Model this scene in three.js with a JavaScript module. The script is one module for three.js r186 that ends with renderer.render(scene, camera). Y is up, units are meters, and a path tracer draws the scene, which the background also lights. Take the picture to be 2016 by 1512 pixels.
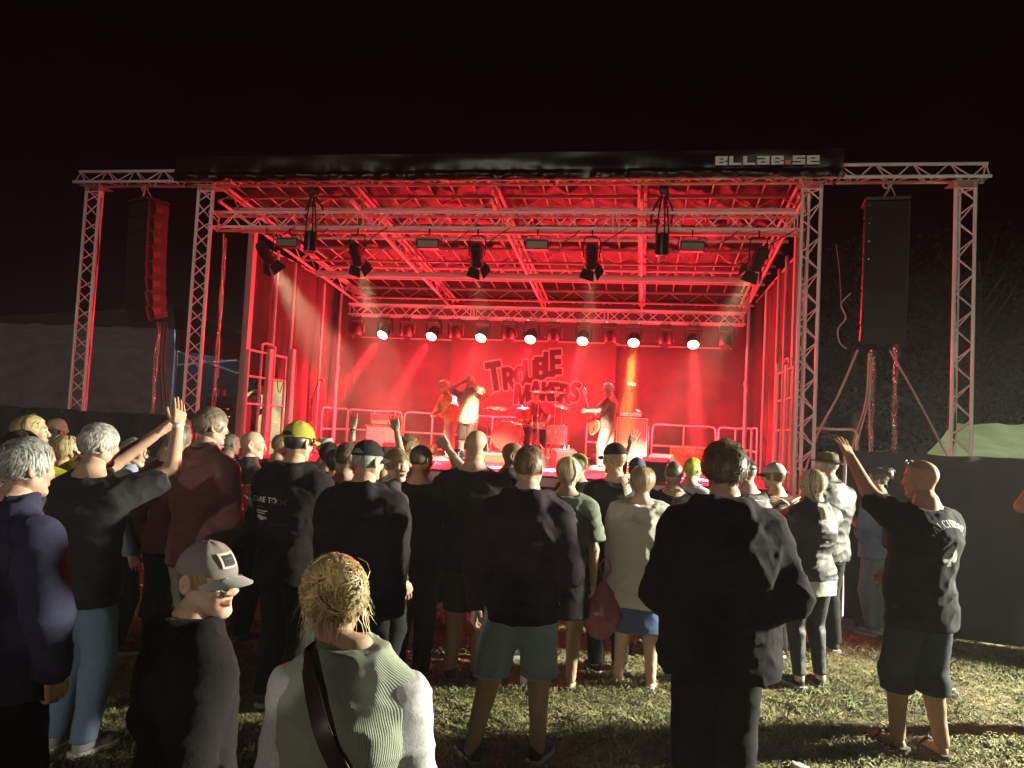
import * as THREE from 'three';
import { mergeGeometries, mergeVertices } from 'three/addons/utils/BufferGeometryUtils.js';
import { RoundedBoxGeometry } from 'three/addons/geometries/RoundedBoxGeometry.js';
import { DecalGeometry } from 'three/addons/geometries/DecalGeometry.js';
import { RectAreaLightUniformsLib } from 'three/addons/lights/RectAreaLightUniformsLib.js';
import { createNoise3D, createNoise2D } from 'simplex-noise';

// ---------- camera, sky, lights, exposure ----------
const scene = new THREE.Scene();
const camera = new THREE.PerspectiveCamera(53.5, 4 / 3, 0.1, 400);
camera.position.set(0.98, 1.85, 10.817);
camera.rotation.set(0, 0, 0);
camera.rotation.order = 'YXZ';
camera.rotation.set(0.0527, 0.1748, 0.0504);
scene.add(camera);

const renderer = new THREE.WebGLRenderer();
renderer.toneMapping = THREE.LinearToneMapping;
renderer.toneMappingExposure = 1.0;
renderer.shadowMap.enabled = true;

{ // night sky: one even, nearly black tone
  const w = 16, h = 8, d = new Float32Array(w * h * 4);
  for (let i = 0; i < w * h; i++) { d[i * 4] = 0.0006; d[i * 4 + 1] = 0.0006; d[i * 4 + 2] = 0.0008; d[i * 4 + 3] = 1; }
  const t = new THREE.DataTexture(d, w, h, THREE.RGBAFormat, THREE.FloatType);
  t.mapping = THREE.EquirectangularReflectionMapping; t.needsUpdate = true;
  scene.background = t; scene.environment = t;
}
scene.fog = new THREE.FogExp2(0xffffff, 0.0019);

function spotLight(parent, name, color, intensity, from, to, angle, penumbra, radius = 4) {
  const l = new THREE.SpotLight(color, intensity, 0, angle, penumbra, 2);
  l.name = name; l.position.set(...from); l.castShadow = true; l.shadow.radius = radius; l.shadow.mapSize.set(1024, 1024);
  l.target.position.set(...to); parent.add(l); parent.add(l.target); return l;
}
const FLOOD_RIGHT = { at: [11.2, 3.7, 2.4], to: [4.0, 0.0, 4.7], color: 0xfffce2, power: 2500, angle: 0.42 };
const FLOOD_BACK = { at: [-9.0, 6.5, 34], to: [-4.6, 0.9, 2], color: 0xfff0dc, power: 260, angle: 0.42 };
const FLOOD_FAR = { at: [-0.5, 6.8, 38], to: [0.4, 0.9, 2], color: 0xfff6e2, power: 400, angle: 0.28 };
const FLOOD_TENT = { at: [11.6, 3.6, 1.6], to: [8.8, 1.0, -2.6], color: 0xf2ffd8, power: 150, angle: 0.5 };
const FLOOD_YELLOW = { at: [-7.4, 3.6, -10.2], to: [-11.8, 1.8, -13.3], color: 0xffe6a8, power: 130, angle: 0.7 };

// ---------- helpers ----------
let seed = 12345;
const rnd = () => { seed = (seed + 0x6d2b79f5) | 0; let t = Math.imul(seed ^ (seed >>> 15), 1 | seed); t = (t + Math.imul(t ^ (t >>> 7), 61 | t)) ^ t; return ((t ^ (t >>> 14)) >>> 0) / 4294967296; };
const rr = (a, b) => a + (b - a) * rnd();
const noise3 = createNoise3D(rnd), noise2 = createNoise2D(rnd);
const V = (x, y, z) => new THREE.Vector3(x, y, z);
const lerp = (a, b, t) => a + (b - a) * t, clamp = (x, a, b) => Math.min(b, Math.max(a, x));
const sstep = (a, b, x) => { const t = clamp((x - a) / (b - a), 0, 1); return t * t * (3 - 2 * t); };
const names = {};
const numbered = (n) => { const k = names[n] = (names[n] ?? -1) + 1; return k ? n + '_' + String(k).padStart(3, '0') : n; };
function shade(o) { o.castShadow = true; o.receiveShadow = true; return o; }
function thing(name, label, category, pos = [0, 0, 0], turn = 0, group) {
  const o = new THREE.Group(); o.name = numbered(name); o.position.set(...pos); o.rotation.y = turn;
  o.userData = { label, category }; if (group) o.userData.group = group; scene.add(o); return o;
}
function part(parent, name, geo, mat) { const m = shade(new THREE.Mesh(geo, mat)); m.name = name; parent.add(m); return m; }
function structure(name, geo, mat, label, category) { const m = shade(new THREE.Mesh(geo, mat)); m.name = name; m.userData = { kind: 'structure', label, category }; scene.add(m); return m; }
function dup(root, label, pos, turn) {
  const r = root.clone(); r.name = numbered(root.name.replace(/_\d+$/, '')); r.userData = { ...root.userData, label };
  if (pos) r.position.set(...pos); if (turn !== undefined) r.rotation.y = turn; scene.add(r); return r;
}
const std = (color, roughness = 0.8, metalness = 0, more = {}) => new THREE.MeshStandardMaterial({ color, roughness, metalness, ...more });
const lin = (r, g, b) => new THREE.Color().setRGB(r, g, b);
const UP = V(0, 1, 0);
const cyl8 = new THREE.CylinderGeometry(1, 1, 1, 8), cyl6 = new THREE.CylinderGeometry(1, 1, 1, 6), cyl16 = new THREE.CylinderGeometry(1, 1, 1, 16), box1 = new THREE.BoxGeometry(1, 1, 1);
function bar(parent, name, a, b, r, mat, geo = cyl8) {
  const A = V(...a), d = V(...b).sub(A), m = part(parent, name, geo, mat);
  m.position.copy(A).addScaledVector(d, 0.5); m.quaternion.setFromUnitVectors(UP, d.clone().normalize()); m.scale.set(r, d.length(), r); return m;
}
function block(parent, name, size, at, mat, bevel = 0) {
  const m = part(parent, name, bevel ? new RoundedBoxGeometry(...size, 2, bevel) : box1, mat);
  if (!bevel) m.scale.set(...size); m.position.set(...at); return m;
}
function tubeGeo(points, r, seg = 24, sides = 6, closed = false) { return new THREE.TubeGeometry(new THREE.CatmullRomCurve3(points.map((p) => V(...p)), closed), seg, r, sides, closed); }
function canvasTexture(w, h, draw, srgb = true) {
  const c = document.createElement('canvas'); c.width = w; c.height = h; draw(c.getContext('2d'), w, h);
  const t = new THREE.CanvasTexture(c); if (srgb) t.colorSpace = THREE.SRGBColorSpace; t.magFilter = THREE.LinearFilter; return t;
}
function noiseTexture(n, f, srgb = false, wrap = true) { // f(x,y in 0..1) -> [r,g,b] 0..1
  const d = new Uint8Array(n * n * 4);
  for (let y = 0; y < n; y++) for (let x = 0; x < n; x++) { const c = f(x / n, y / n), i = (y * n + x) * 4; for (let k = 0; k < 3; k++) d[i + k] = clamp(Math.round((c[k] ?? c[0]) * 255), 0, 255); d[i + 3] = 255; }
  const t = new THREE.DataTexture(d, n, n); t.magFilter = THREE.LinearFilter; if (srgb) t.colorSpace = THREE.SRGBColorSpace;
  if (wrap) t.wrapS = t.wrapT = THREE.RepeatWrapping; t.needsUpdate = true; return t;
}
// tiling noise: a torus in 3D
const tile = (x, y, k, s = 0) => { const a = x * 6.2832, b = y * 6.2832; return noise3(Math.cos(a) * k + s, Math.sin(a) * k + Math.cos(b) * k * 0.7, Math.sin(b) * k + s * 1.7); };
RectAreaLightUniformsLib.init();

// ---------- shared materials ----------
const M = {};
{
  const streak = noiseTexture(128, (x, y) => [0.75 + 0.22 * tile(x, y, 3) * 0.5 + 0.06 * tile(x, y, 20)]);
  M.alu = std(lin(0.86, 0.86, 0.86), 0.5, 0.12, { roughnessMap: streak });
  M.brace = std(lin(0.82, 0.82, 0.82), 0.55, 0.12);
  M.steel = std(lin(0.42, 0.42, 0.42), 0.55, 0.5);
  M.zinc = std(lin(0.5, 0.49, 0.47), 0.6, 0.35);
  M.black = std(lin(0.02, 0.02, 0.021), 0.45);
  M.blackMatt = std(lin(0.018, 0.018, 0.019), 0.9);
  M.cable = std(lin(0.015, 0.015, 0.015), 0.5);
  M.chrome = std(lin(0.8, 0.8, 0.8), 0.18, 1);
  const weave = noiseTexture(256, (x, y) => [0.5 + 0.25 * Math.sin(x * 6.2832 * 64) * Math.sin(y * 6.2832 * 64) + 0.2 * tile(x, y, 4)]);
  weave.repeat.set(2, 2);
  const blot = noiseTexture(256, (x, y) => { const n = 0.8 + 0.13 * tile(x, y, 1.5) + 0.07 * tile(x, y, 7, 3); return [n, n, n]; });
  M.cloth = std(lin(0.07, 0.066, 0.066), 0.95, 0, { bumpMap: weave, bumpScale: 0.002, map: blot });
  M.curtain = std(lin(0.04, 0.038, 0.038), 0.95, 0, { map: blot });
  M.tarp = std(lin(0.008, 0.0075, 0.0085), 0.62, 0, { map: blot });
  M.fascia = std(lin(0.008, 0.0075, 0.0085), 0.34, 0, { map: blot });
  M.paint = std(lin(0.68, 0.67, 0.65), 0.5, 0.1, { map: blot });
  M.canvasWhite = std(lin(0.46, 0.52, 0.34), 0.75, 0, { map: blot });
  M.canvasGrey = std(lin(0.5, 0.5, 0.51), 0.8, 0, { map: blot });
  M.canvasYellow = std(lin(0.62, 0.55, 0.3), 0.75, 0, { map: blot });
  M.wood = std(lin(0.12, 0.085, 0.06), 0.6, 0, { map: blot });
}
// ---------- ground ----------
{
  const g = new THREE.PlaneGeometry(160, 160, 1, 1); g.rotateX(-Math.PI / 2);
  const uv = g.attributes.uv; for (let i = 0; i < uv.count; i++) uv.setXY(i, uv.getX(i) * 60, uv.getY(i) * 60);
  const col = noiseTexture(512, (x, y) => { const n = tile(x, y, 2), m = tile(x, y, 9, 5), f = tile(x, y, 34, 9); const k = 0.55 + 0.2 * n + 0.2 * m + 0.3 * f; return [0.48 * k + 0.12, 0.46 * k + 0.1, 0.3 * k + 0.05]; }, true);
  const bmp = noiseTexture(512, (x, y) => [0.5 + 0.2 * tile(x, y, 12, 2) + 0.3 * tile(x, y, 44, 7)]);
  structure('ground', g, std(0xffffff, 0.95, 0, { map: col, bumpMap: bmp, bumpScale: 0.03 }), 'trampled grass field in front of the stage', 'ground');
  // blades of trampled grass, nearest part of the field
  const blade = new THREE.BufferGeometry(); { const p = [], idx = []; let n = 0;
    for (let k = 0; k < 7; k++) { const a = rr(0, 6.28), l = rr(0.03, 0.075), w = rr(0.0025, 0.0045), h = rr(0.012, 0.035), x = rr(-0.03, 0.03), z = rr(-0.03, 0.03), ca = Math.cos(a), sa = Math.sin(a);
      p.push(x - sa * w, 0, z + ca * w, x + sa * w, 0, z - ca * w, x + ca * l * 0.55 - sa * w * 0.8, h, z + sa * l * 0.55 + ca * w * 0.8, x + ca * l * 0.55 + sa * w * 0.8, h, z + sa * l * 0.55 - ca * w * 0.8, x + ca * l, h * 0.8, z + sa * l);
      idx.push(n, n + 1, n + 2, n + 1, n + 3, n + 2, n + 2, n + 3, n + 4); n += 5; }
    blade.setAttribute('position', new THREE.Float32BufferAttribute(p, 3)); blade.setIndex(idx); blade.computeVertexNormals(); }
  const N = 60000, im = new THREE.InstancedMesh(blade, new THREE.MeshStandardMaterial({ color: 0xffffff, roughness: 0.8, side: THREE.DoubleSide }), N), m4 = new THREE.Matrix4(), q = new THREE.Quaternion(), c = new THREE.Color();
  for (let i = 0; i < N; i++) {
    let z = 1.6 + 8 * Math.pow(rnd(), 0.75), x = rr(-4.5, 5.6); if (noise2(x * 0.9 + 4, z * 0.9) + 0.5 * noise2(x * 3, z * 3 + 8) > 0.42 && rnd() < 0.4) { x += rr(-1, 1); z += rr(-0.6, 0.6); } const s = rr(0.7, 1.5) * (0.8 + 0.5 * noise2(x * 1.3, z * 1.3));
    q.setFromAxisAngle(UP, rr(0, 6.28)); m4.compose(V(x, 0.001, z), q, V(s, Math.max(0.3, s), s)); im.setMatrixAt(i, m4);
    const t = 0.5 + 0.5 * noise2(x * 2.2 + 9, z * 2.2), u = rnd(); c.setRGB(lerp(0.14, 0.27, t) * lerp(0.6, 1.25, u), lerp(0.16, 0.24, t) * lerp(0.6, 1.25, u), lerp(0.06, 0.11, t) * lerp(0.6, 1.2, u)); im.setColorAt(i, c);
  }
  im.name = 'grass'; im.userData = { kind: 'stuff', label: 'short trampled grass between the feet of the crowd', category: 'grass' }; shade(im); scene.add(im);
}
// ---------- trusses ----------
// chords at the corners of a triangle or square round the axis A-B, joined by zigzag braces
function truss(o, A, B, corners, pitch, R = 0.025, r = 0.01, ends = true) {
  const a = V(...A), b = V(...B), L = a.distanceTo(b), n = Math.round(L / pitch), off = corners.map((c) => V(...c));
  for (const c of off) bar(o, 'chord', a.clone().add(c).toArray(), b.clone().add(c).toArray(), R, M.alu, cyl8);
  const at = (k, t) => a.clone().lerp(b, t).add(off[k]).toArray();
  for (let f = 0; f < off.length; f++) {
    const g = (f + 1) % off.length;
    for (let k = 0; k < n; k++) { const t0 = (k + 0.06) / n, t1 = (k + 0.94) / n; bar(o, 'brace', at((k + f) % 2 ? g : f, t0), at((k + f) % 2 ? f : g, t1), r, M.brace, cyl6); }
    if (ends) for (const t of [0.012, 0.988]) bar(o, 'end_brace', at(f, t), at(g, t), r * 1.1, M.brace, cyl6);
  }
}
const TW = 0.12, TRI_UP = [[0, 0, TW], [0, 0, -TW], [0, 0.208, 0]], TRI_BACK = [[-TW, 0, 0], [TW, 0, 0], [0, 0, -0.208]], SQ = [[0, TW, TW], [0, TW, -TW], [0, -TW, -TW], [0, -TW, TW]];
const towerX = [-7.99, -5.99, 3.107, 5.044], BEAM = 5.4;
const towerLabels = ['outer left aluminium truss tower carrying the end of the front beam', 'aluminium truss tower at the left edge of the stage opening', 'aluminium truss tower at the right edge of the stage opening', 'outer right aluminium truss tower in front of the pale tent roof'];
towerX.forEach((x, i) => {
  const o = thing('truss_tower', towerLabels[i], 'truss tower', [x, 0, 0], 0, 'truss towers holding the front beam');
  truss(o, [0, 0.06, 0], [0, BEAM - 0.06, 0], TRI_BACK, 0.245);
  block(o, 'head_plate', [0.34, 0.012, 0.34], [0, BEAM - 0.045, -0.08], M.steel); block(o, 'base_plate', [0.6, 0.012, 0.6], [0, 0.012, -0.07], M.steel);
  for (const [dx, dz] of [[-TW, 0], [TW, 0], [0, -0.208]]) bar(o, 'coupler', [dx, BEAM - 0.02, dz], [dx, BEAM - 0.12, dz], 0.03, M.steel, cyl8);
  // a bundle of cables strapped down inside the tower
  for (let k = 0; k < 2; k++) { const p = []; for (let y = BEAM - 0.2; y > 0.2; y -= 0.35) p.push([0.03 * noise2(k * 9 + i * 3, y) + (i > 1 ? -0.06 : 0.06), y, -0.1 + 0.04 * noise2(k * 5 + 30 + i, y)]); part(o, 'cable', tubeGeo(p, 0.012, 60, 5), k ? M.cable : M.zinc); }
});
{
  const o = thing('front_truss', 'long aluminium truss beam across the top of the stage front', 'truss', [-1.48, BEAM, 0]);
  const seg = [[-6.8, -4.0], [-4.0, 1.0], [1.0, 4.9], [4.9, 6.8]];
  for (const [a, b] of seg) truss(o, [a + 0.012, 0, 0], [b - 0.012, 0, 0], TRI_UP, 0.25);
  const l = thing('lighting_truss', 'square aluminium truss with lamps hung under the front of the roof', 'truss', [-1.56, 4.93, -0.5]);
  for (const [a, b] of [[-4.59, -2.0], [-1.99, 2.0], [2.01, 4.59]]) truss(l, [a, 0, 0], [b, 0, 0], SQ, 0.25);
  const q = thing('rear_truss', 'square aluminium truss carrying the row of lit lamps at the back of the stage', 'truss', [-1.46, 4.34, -6]);
  for (const [a, b] of [[-4.46, -1.5], [-1.49, 1.5], [1.51, 4.46]]) truss(q, [a, 0, 0], [b, 0, 0], SQ, 0.3);
}
// ---------- roof ----------
const roofY = (z) => 5.6 + 0.1 * z; // falls towards the back
{
  const x0 = -6.25, x1 = 3.32, cx = (x0 + x1) / 2, w = x1 - x0, o = thing('stage_roof', 'black tarpaulin stage roof on red lit beams and rafters', 'roof', [cx, 0, 0]);
  // tarpaulin sagging between the joists
  const g = new THREE.PlaneGeometry(w, 7.7, 160, 60); g.rotateX(-Math.PI / 2); g.translate(0, 0, -3.72); const p = g.attributes.position;
  for (let i = 0; i < p.count; i++) { const x = p.getX(i), z = p.getZ(i); p.setY(i, roofY(z) + 0.06 + 0.025 * Math.abs(Math.sin(x * Math.PI / 0.36)) + 0.035 * noise2(x * 1.7, z * 1.1) + 0.014 * noise2(x * 6, z * 4)); }
  g.computeVertexNormals(); part(o, 'tarpaulin', g, M.tarp);
  // lateral beams, each two tubes with a zigzag between
  for (const [z, h] of [[-1.05, 0.2], [-2.35, 0.24], [-3.6, 0.26], [-4.85, 0.24], [-6.45, 0.24], [-7.35, 0.2]]) {
    const y = roofY(z);
    bar(o, 'purlin', [-w / 2, y, z], [w / 2, y, z], 0.03, M.paint, cyl8); bar(o, 'purlin', [-w / 2 + 0.1, y - h, z], [w / 2 - 0.1, y - h, z], 0.025, M.paint, cyl8);
    const n = 26; for (let k = 0; k < n; k++) bar(o, 'lattice_bar', [-w / 2 + 0.12 + (w - 0.24) * k / n, y - (k % 2 ? 0 : h), z], [-w / 2 + 0.12 + (w - 0.24) * (k + 1) / n, y - (k % 2 ? h : 0), z], 0.011, M.paint, cyl6);
  }
  block(o, 'flat_beam', [w - 0.5, 0.12, 0.05], [0, 4.83, -4.2], M.paint); block(o, 'flat_beam', [w - 0.1, 0.1, 0.05], [0, 5.05, -1.5], M.paint);
  // rafters front to back
  for (let k = 0; k < 5; k++) {
    const x = lerp(-w / 2 + 0.25, w / 2 - 0.25, k / 4);
    const pl = V(x, 0, 0); for (const s of [-0.05, 0.05]) { const a = [pl.x + s, roofY(0) - 0.06, -0.1], b = [pl.x + s, roofY(-7.4) - 0.06, -7.4]; bar(o, 'rafter', a, b, 0.028, M.paint, cyl8); }
    const yb = 0.32; bar(o, 'rafter', [x, roofY(-0.4) - yb, -0.4], [x, roofY(-7.3) - yb, -7.3], 0.028, M.paint, cyl8);
    for (let j = 0; j < 18; j++) { const za = -0.4 - j * 0.38, zb = za - 0.38; bar(o, 'lattice_bar', [x, roofY(za) - (j % 2 ? 0.06 : yb), za], [x, roofY(zb) - (j % 2 ? yb : 0.06), zb], 0.012, M.paint, cyl6); }
  }
  // joists under the sheet
  const zs = [-0.15, -1.05, -2.35, -3.6, -4.85, -6.4];
  for (let s = 0; s < 5; s++) for (let k = 1; k < 26; k++) { const x = -w / 2 + w * k / 26; bar(o, 'joist', [x, roofY(zs[s]) + 0.035, zs[s]], [x, roofY(zs[s + 1]) + 0.035, zs[s + 1]], 0.014, M.paint, cyl6); }
  // front fascia, a hanging sheet with a rippled lower hem
  const f = new THREE.PlaneGeometry(w + 0.25, 0.37, 260, 14), q = f.attributes.position;
  for (let i = 0; i < q.count; i++) { const x = q.getX(i), t = 0.5 - q.getY(i) / 0.37; const hem = Math.pow(t, 3);
    q.setZ(i, 0.018 * noise2(x * 0.8, t) + hem * (0.035 * noise2(x * 2.6, 3) + 0.02 * noise2(x * 7, 8)) + 0.05 * sstep(0.72, 0.8, t) * (1 - sstep(0.9, 1, t)) * (0.6 + 0.5 * noise2(x * 3.3, 21)));
    q.setY(i, q.getY(i) + hem * 0.025 * noise2(x * 3, 40)); }
  f.computeVertexNormals(); f.translate(0, 5.555, 0.26); part(o, 'fascia', f, M.fascia);
  // wrap of the sheet at both ends and the top lap
  for (const s of [-1, 1]) { const e = new THREE.PlaneGeometry(0.5, 0.36, 12, 8); e.rotateY(s * Math.PI / 2); const ep = e.attributes.position; for (let i = 0; i < ep.count; i++) ep.setX(i, ep.getX(i) + 0.04 * noise2(ep.getZ(i) * 4, ep.getY(i) * 6 + s)); e.translate(s * (w / 2 + 0.125), 5.555, 0.0); e.computeVertexNormals(); part(o, 'end_flap', e, M.tarp); }
  // lettering on the fascia
  const L = { B: ['#########', '#########', '###...###', '#########', '#######..', '###...###', '#########', '#########'], L: ['###......', '###......', '###......', '###......', '###......', '###......', '#########', '#########'], a: ['#########', '#########', '......###', '#########', '#########', '###...###', '#########', '#########'], S: ['#########', '#########', '###......', '#########', '#########', '......###', '#########', '#########'], e: ['#########', '#########', '###...###', '#########', '#########', '###......', '#########', '#########'] };
  const white = std(lin(0.8, 0.8, 0.78), 0.6), orange = std(lin(0.75, 0.28, 0.05), 0.6), cw = 0.0178, ch = 0.0155; let x = 3.33 - 0.19 - 1.36 - cx;
  for (const c of 'BLLaB.Se') {
    const gs = []; const rows = c === '.' ? ['...', '...', '...', '...', '####', '####', '####', '####'] : L[c];
    rows.forEach((row, j) => { let k = 0; while (k < row.length) { if (row[k] === '.') { k++; continue; } let e = k; while (row[e] === '#') e++; const b = new THREE.PlaneGeometry((e - k) * cw, ch * 1.002); b.translate((k + e) / 2 * cw, -(j + 0.5) * ch, 0); gs.push(b); k = e; } });
    const m = part(o, 'letter', mergeGeometries(gs), c === '.' ? orange : white); m.position.set(x, 5.63, 0.325); x += (c === '.' ? 4 : 9) * cw + 0.022;
  }
}
// ---------- platform, cloths ----------
const DECK = 1.03;
{
  const o = thing('stage_platform', 'raised stage platform with dark deck panels and black skirt', 'stage', [-1.46, 0, 0]);
  const deck = std(lin(0.022, 0.02, 0.02), 0.55), zs = [-1.72, -2.7, -3.7, -4.7, -5.7, -6.7, -7.6];
  for (let i = 0; i < 5; i++) for (let j = 0; j < 6; j++) block(o, 'deck_panel', [1.885, 0.04, zs[j] - zs[j + 1] - 0.006], [-4.72 + 0.944 + i * 1.889, DECK - 0.02, (zs[j] + zs[j + 1]) / 2], deck);
  block(o, 'edge_beam', [9.46, 0.14, 0.05], [0, DECK - 0.11, -1.75], M.zinc); for (const s of [-1, 1]) block(o, 'edge_beam', [0.05, 0.14, 5.8], [s * 4.7, DECK - 0.11, -4.68], M.zinc);
  const k = new THREE.PlaneGeometry(9.4, 0.83, 200, 4), p = k.attributes.position; for (let i = 0; i < p.count; i++) p.setZ(i, 0.03 * Math.sin(p.getX(i) * 22) + 0.02 * noise2(p.getX(i) * 3, 2)); k.computeVertexNormals(); k.translate(0, 0.435, -1.86); part(o, 'skirt', k, M.curtain);
  for (const s of [-1, 1]) for (const z of [-2, -4.6, -7.3]) bar(o, 'leg', [s * 4.5, 0, z], [s * 4.5, 0.94, z], 0.03, M.zinc);
}
function hang(w, h, amp, fr, sd, nx = 220, ny = 10) { const g = new THREE.PlaneGeometry(w, h, nx, ny), p = g.attributes.position; for (let i = 0; i < p.count; i++) { const x = p.getX(i), t = 0.5 - p.getY(i) / h; p.setZ(i, amp * (0.4 + 0.6 * t) * (Math.sin(x * fr + 2 * noise2(x * 0.7, sd)) * 0.6 + noise2(x * 1.9, sd + t * 0.6)) + 0.4 * amp * noise2(x * 0.5, t * 2 + sd)); } g.computeVertexNormals(); return g; }
{
  const b = thing('back_cloth', 'large black cloth closing the back of the stage', 'backdrop', [-1.46, 0, -7.42]); const c = part(b, 'cloth', hang(9.9, 3.85, 0.02, 3.2, 4), M.cloth); c.position.y = DECK + 1.93;
  bar(b, 'hanging_pipe', [-4.95, 4.87, 0], [4.95, 4.87, 0], 0.024, M.zinc);
  const v = thing('valance_cloth', 'black cloth strip hung behind the row of lit lamps', 'backdrop', [-1.46, 0, -7.3]); part(v, 'cloth', hang(9.5, 0.95, 0.015, 4, 14, 160, 6), M.cloth).position.y = 4.33;
  bar(v, 'bottom_pipe', [-4.9, 3.84, 0.03], [4.35, 3.84, 0.03], 0.014, M.zinc);
  for (const [x, z, w, y0, y1, label] of [[-6.32, -5.85, 3.1, DECK, 4.95, 'black side curtain at the back of the left stage wing'], [-6.32, -3.25, 2.1, 2.5, 4.98, 'short black curtain hung above the gap in the left stage wing'], [3.4, -4.9, 5.0, DECK, 4.95, 'black side curtain along the right stage wing']]) {
    const o = thing('side_curtain', label, 'curtain', [x, 0, z], Math.PI / 2); part(o, 'cloth', hang(w, y1 - y0, 0.05, 9, 20 + x + z, Math.round(w * 32), 10), M.curtain).position.y = (y0 + y1) / 2; bar(o, 'hanging_rail', [-w / 2, y1, 0], [w / 2, y1, 0], 0.02, M.zinc);
  }
  const n = thing('band_banner', 'black cloth banner with the outlined band name behind the drums', 'banner', [-1.75, 0, -7.22]);
  const tex = canvasTexture(1536, 1024, (x, w, h) => {
    x.fillStyle = '#494243'; x.fillRect(0, 0, w, h); x.lineJoin = 'round'; x.textAlign = 'center'; x.textBaseline = 'alphabetic';
    const S = w / 4.0, X = (m) => (m + 1.75 + 2) * S, Y = (m) => (3.86 - m) * S;
    const rows = [['T', -2.58, 2.66, 0.86, -0.2], ['R', -2.27, 2.69, 0.66, -0.14], ['O', -1.98, 2.8, 0.56, -0.1], ['U', -1.76, 2.88, 0.66, -0.08], ['B', -1.52, 2.96, 0.66, -0.06], ['L', -1.33, 3.04, 0.72, -0.05], ['E', -1.16, 3.1, 0.72, -0.08],
      ['M', -1.95, 2.36, 0.56, 0.02], ['A', -1.62, 2.48, 0.52, -0.02], ['K', -1.37, 2.46, 0.54, 0.02], ['E', -1.16, 2.46, 0.54, -0.03], ['R', -0.94, 2.42, 0.56, 0.04], ['S', -0.7, 2.48, 0.54, 0.12]];
    for (const [half, pass] of [[0, 0], [0, 1], [0, 2], [1, 0], [1, 1], [1, 2]]) for (const [c, mx, my, s, a] of half ? rows.slice(7) : rows.slice(0, 7)) {
      x.save(); x.translate(X(mx), Y(my)); x.rotate(a); x.scale(0.78, 1); x.font = 'bold ' + Math.round(s * S * 1.1) + 'px sans-serif';
      if (pass === 0) { x.strokeStyle = '#a59d9b'; x.lineWidth = 0.115 * S; x.strokeText(c, 0, 0); } else if (pass === 1) { x.strokeStyle = '#1a1416'; x.lineWidth = 0.05 * S; x.strokeText(c, 0, 0); } else { x.fillStyle = '#1a1416'; x.fillText(c, 0, 0); }
      x.restore();
    }
  });
  const bg = hang(4.0, 2.667, 0.012, 2, 55, 80, 20); const m = part(n, 'cloth', bg, std(0xffffff, 0.9, 0, { map: tex })); m.position.y = 3.86 - 1.333;
  bar(n, 'top_pipe', [-2.05, 3.87, 0], [2.05, 3.87, 0], 0.015, M.zinc);
}
// ---------- stage uprights, rails, gates ----------
for (const [x, label] of [[-6.12, 'thin steel upright under the roof at the left back of the stage'], [3.06, 'thin steel upright under the roof at the right back of the stage']]) {
  const o = thing('roof_post', label, 'post', [x, DECK, -5.9]); bar(o, 'upper_tube', [0, 1.9, 0], [0, roofY(-6) - DECK - 0.3, 0], 0.032, M.paint); bar(o, 'lower_tube', [0, 0, 0], [0, 1.95, 0], 0.042, M.paint); bar(o, 'collar', [0, 1.85, 0], [0, 1.98, 0], 0.055, M.steel);
}
for (const [x, label] of [[-6.2, 'steel corner column of the left stage wing'], [3.3, 'steel corner column of the right stage wing']]) {
  const o = thing('wing_column', label, 'column', [x, 0, -1.9]); block(o, 'profile', [0.12, 5.2, 0.14], [0, 2.62, 0], M.zinc, 0.012); block(o, 'base_plate', [0.3, 0.02, 0.3], [0, 0.012, 0], M.steel);
  for (const z of [-1.0, -1.75, -3.2]) bar(o, 'side_tube', [0, DECK - 0.1, z], [0, roofY(z - 1.9) - 0.3, z], 0.03, M.zinc);
}
function wingGate(x, label, z0, z1) {
  const o = thing('wing_gate', label, 'gate', [x, DECK, 0]); const zs = [z0, lerp(z0, z1, 0.33), lerp(z0, z1, 0.66), z1];
  zs.forEach((z, i) => bar(o, 'upright', [0, 0, z], [0, i === 0 || i === 3 ? 1.92 : 2.08, z], i % 2 ? 0.024 : 0.034, M.paint));
  for (const y of [0.28, 0.95, 1.45, 1.92]) bar(o, 'cross_bar', [0.01, y, z0], [0.01, y - 0.01, z1], 0.022, M.paint);
  part(o, 'top_loop', tubeGeo([[0, 1.7, zs[1]], [0, 2.06, zs[1] - 0.02], [0, 2.1, (zs[1] + zs[2]) / 2], [0, 2.06, zs[2] + 0.02], [0, 1.7, zs[2]]], 0.02, 24, 6), M.paint);
  block(o, 'post_profile', [0.1, 2.0, 0.13], [0.03, 1.0, lerp(z0, z1, 0.5)], M.paint, 0.01); block(o, 'post_profile', [0.1, 2.1, 0.13], [0.03, 1.05, z1 - 0.2], M.paint, 0.01);
  part(o, 'cable', tubeGeo([[0.06, 1.75, zs[2]], [0.1, 1.2, zs[2] - 0.1], [0.07, 1.5, z1 + 0.1], [0.08, 0.9, z1]], 0.008, 30, 5), M.cable);
  return o;
}
wingGate(-6.08, 'tall welded steel gate lit orange at the left side of the stage', -1.8, -3.25); wingGate(3.2, 'tall welded steel gate lit red beside the right truss tower', -1.35, -2.75);
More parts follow.
